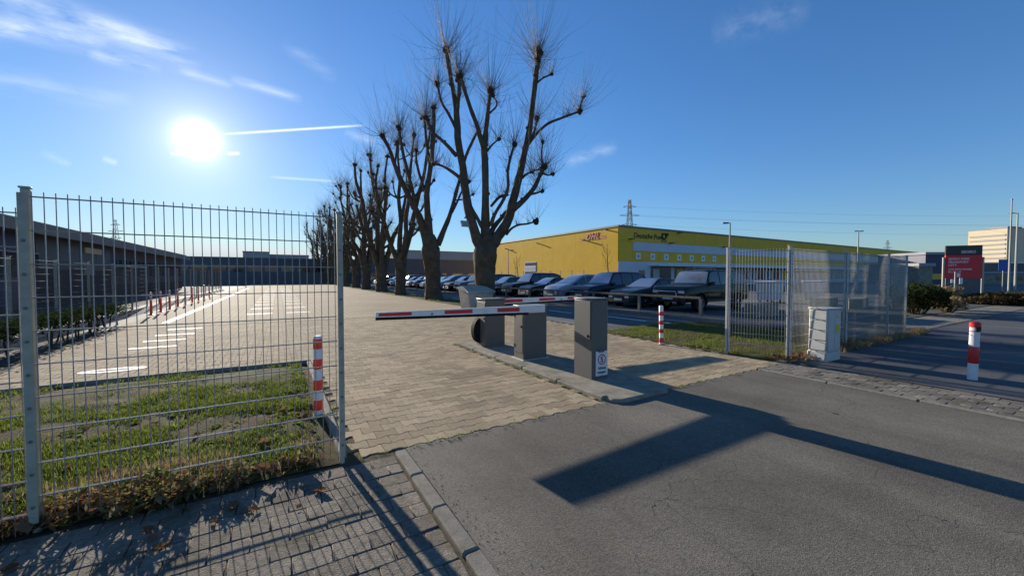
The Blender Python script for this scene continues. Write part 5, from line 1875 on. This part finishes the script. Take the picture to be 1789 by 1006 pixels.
lamp_post(1274, 390, 30, 'slender lamp post rising above the fence corner', (-1,), .07, .15)
lamp_post(1498, 404, 48, 'lamp post with twin heads in front of the yellow hall', (-1, 1), .08, .1)
lamp_post(1774, 373, 45, 'curved street lamp at far right edge', (-1,), .09, .5)
lamp_post(888, 437, 60, 'thin lamp post in front of the yellow gable wall', (1,), .06, .4)
rr = ray(1763, 482)
k = 38 / (rr.x * math.sin(YAW) + rr.y * math.cos(YAW))
fp = tag(empty('flag_pole', (rr.x * k, rr.y * k, 0)), 'bare tall flag pole beside the street lamp', 'flag pole')
MB().tube([(0, 0, -.1), (0, 0, 4), (0, 0, 8.8)], [.08, .07, .045], 8).build('pole', 'galv', fp, True, 40)
MB().lathe([(.07, 8.8), (.09, 8.86), (.03, 8.95)], 8).build('finial', 'galv', fp, True, 40)
rr = ray(1752, 482)
k = 42 / (rr.x * math.sin(YAW) + rr.y * math.cos(YAW))
bs = tag(empty('road_sign', (rr.x * k, rr.y * k, 0), -YAW - R(20)), 'small blue road sign below the flag pole', 'sign')
MB().tube([(0, 0, -.1), (0, 0, 3.2)], .04, 8).build('post', 'galv', bs)
MB().box(-.4, .4, -.06, -.042, 2.1, 3.3).build('plate', 'sign_blue', bs)


def pylon(px_, ytop, depth, label, wide=1.0):
    rr = ray(px_, 482)
    k = depth / (rr.x * math.sin(YAW) + rr.y * math.cos(YAW))
    H = EYE + (482 - ytop) / FOCAL * depth
    root = tag(empty('power_pylon', (rr.x * k, rr.y * k, 0), -YAW), label, 'pylon', 'power pylons')
    b = MB()
    w0, w1 = H * .09 * wide, H * .012
    lv = [0, .18, .34, .48, .6, .7, .79, .87, .94, 1]
    for a, c in zip(lv, lv[1:]):
        wa, wc = w0 + (w1 - w0) * a ** .7, w0 + (w1 - w0) * c ** .7
        cr = [(-1, -1), (1, -1), (1, 1), (-1, 1)]
        for i in range(4):
            p0, p1 = cr[i], cr[(i + 1) % 4]
            b.tube([(p0[0] * wa, p0[1] * wa, a * H), (p0[0] * wc, p0[1] * wc, c * H)], H * .0035, 4)
            b.tube([(p0[0] * wa, p0[1] * wa, a * H), (p1[0] * wc, p1[1] * wc, c * H)], H * .0022, 4)
            b.tube([(p1[0] * wa, p1[1] * wa, a * H), (p0[0] * wc, p0[1] * wc, c * H)], H * .0022, 4)
    b.build('lattice', 'galv_old', root)
    for z, L in ((.68, .1), (.8, .13), (.91, .085)):
        c = MB()
        for s in (-1, 1):
            c.tube([(0, 0, z * H + .02 * H), (s * L * H, 0, z * H)], H * .003, 4).tube([(0, 0, z * H - .01 * H), (s * L * H, 0, z * H)], H * .003, 4)
        c.build('cross_arm', 'galv_old', root)
    return root, H


pyl = [pylon(1099, 350, 330, 'tall lattice pylon directly behind the corner of the yellow hall'), pylon(204, 384, 420, 'lattice pylon behind the low dark building on the left'), pylon(1549, 420, 520, 'distant lattice pylon above the right end of the hall')]
bpy.context.view_layer.update()
cab = 0
A, B2 = pyl[0], pyl[2]
for z, L, s in ((.68, .1, 1), (.8, .13, 1), (.91, .085, 1), (.8, .13, -1)):
    p0 = A[0].matrix_world @ Vector((s * L * A[1], 0, z * A[1]))
    p1 = Vector((p0.x + 700, p0.y - 470, p0.z + 12))
    pts = [p0.lerp(p1, t / 16) - Vector((0, 0, 16 * 4 * (t / 16) * (1 - t / 16))) for t in range(17)]
    c = MB().tube([q - p0 for q in pts], .045, 3).build('power_cable', 'bolt', None, False, None, p0)
    tag(c, ('lowest', 'middle', 'uppermost', 'rear')[cab] + ' power cable running right from the tall pylon', 'cable', 'power cables')
    cab += 1

# ================================================================ LOT BEHIND THE RIGHT FENCE, BUSHES
for k, (px_, py_, w_, m_) in enumerate(((1345, 528, 1.7, 'bin'), (1422, 524, .9, 'bin'))):
    p = ground_at(px_, py_)
    wc = tag(empty('waste_container', (p.x, p.y, 0), R(8)), ('wide pale waste container behind the fence beside the off-roader', 'small pale waste container farther along behind the fence')[k], 'container')
    b = MB()
    h = 1.15
    b.add([(-w_ / 2 * .88, -.4, .15), (w_ / 2 * .88, -.4, .15), (w_ / 2 * .88, .4, .15), (-w_ / 2 * .88, .4, .15), (-w_ / 2, -.5, h), (w_ / 2, -.5, h), (w_ / 2, .5, h), (-w_ / 2, .5, h)], [(0, 3, 2, 1), (0, 1, 5, 4), (1, 2, 6, 5), (2, 3, 7, 6), (3, 0, 4, 7), (4, 5, 6, 7)])
    b.build('tub', m_, wc)
    MB().bbox(-w_ / 2 - .05, w_ / 2 + .05, -.55, .55, h, h + .1, .03).build('lid', m_, wc)
    for sx in (-1, 1):
        for sy in (-1, 1):
            MB().lathe([(.08, -.03), (.08, .03)], 12, 0, (sx * w_ * .36, sy * .32, .08), 'y').build('wheel', 'black', wc)
for k, (px_, py_, L) in enumerate(((1440, 545, 1.6), (1330, 552, 1.4), (1500, 538, 2.2))):
    p = ground_at(px_, py_)
    cbk = tag(empty('concrete_block', (p.x, p.y, 0), R((4, -6, 12)[k])), ('square grey concrete block behind the utility cabinet', 'long concrete block below the wide container', 'concrete block far along the gravel lot')[k], 'block')
    MB().bbox(-L / 2, L / 2, -.25, .25, -.02, .5 if k else .62, .02).build('block', 'concrete', cbk)


def bush(px_, py_, r, h, m, label, seed, n=2600, name='bush'):
    p = ground_at(px_, py_)
    root = tag(empty(name, (p.x, p.y, 0)), label, 'bush', 'bushes by the side street')
    g = random.Random(seed)
    b, s = MB(), MB()
    for _ in range(46):
        a, q = g.uniform(0, 6.28), g.uniform(.1, 1)
        e = Vector((math.cos(a) * r * q, math.sin(a) * r * q * .7, h * g.uniform(.6, 1)))
        s.tube([(e.x * .25, e.y * .25, -.05), (e.x * .65, e.y * .65, e.z * .5), e], [.018, .012, .005], 4)
    for _ in range(n):
        a, q = g.uniform(0, 6.28), math.sqrt(g.random())
        z = h * (.25 + .75 * g.random() ** .7)
        lump = 1 + .3 * mnoise.noise(Vector((math.cos(a) * 1.5, math.sin(a) * 1.5, z + seed)))
        x, y = math.cos(a) * r * q * lump, math.sin(a) * r * q * .7 * lump
        z *= (1 - .25 * q * q) * lump
        t, L, w = g.uniform(-1, 1), g.uniform(.05, .1), g.uniform(.02, .05)
        c = g.uniform(0, 6.28)
        dx, dy, dz = math.cos(c) * math.cos(t) * L, math.sin(c) * math.cos(t) * L, math.sin(t) * L
        b.add([(x - dx, y - dy, z - dz), (x - math.sin(c) * w, y + math.cos(c) * w, z), (x + dx, y + dy, z + dz), (x + math.sin(c) * w, y - math.cos(c) * w, z)], [(0, 1, 2, 3)], 0, g.random())
    b.build('foliage', m, root)
    s.build('stems', 'twiggy', root)


bush(1600, 548, 1.35, 1.2, 'bramble', 'dark evergreen bush at the end of the right fence', 1, 4200)
bush(1640, 540, .9, 1.1, 'dry', 'dry straw coloured shrub beside the dark bush', 2, 1500)
bush(1655, 545, .8, .7, 'dry', 'low dry shrub at the foot of the sign post', 3, 1200)
for k, px_ in enumerate((1725, 1765, 1800)):
    bush(px_, 531 + k, 1.7, .62, 'brown_hedge', ('clipped low bush just right of the red sign', 'brownish low bush in the middle of the bed right of the red sign', 'low bush at the right edge of the planted bed')[k], 20 + k, 2400)
bk = ground_at(1752, 529)
rk = tag(MB().build('boulder', 'concrete'), 'small pale boulder in front of the bed right of the red sign', 'boulder')
bb = MB()
lumpy(bb, (bk.x - .8, bk.y - .4, .25), .35, random.Random(4))
rk.data = bb.mesh('boulder', 'concrete', True)
sheet('side_street', [(24, -40), (34, -40), (34, 3.2), (26, 4.4), (24, 3)], -0.02, 'asphalt_far')
far_lawn = sheet('lawn', [(34.5, -30), (60, -30), (60, 12), (36, 9)], -0.01, 'soil')
grass_field('lawn_blades', 34.5, 60, -6, 9, 6000, lambda x, y, c: 1, .06, .16, 'grass', 44, 'thin lawn beyond the side street at far right', 'grass')
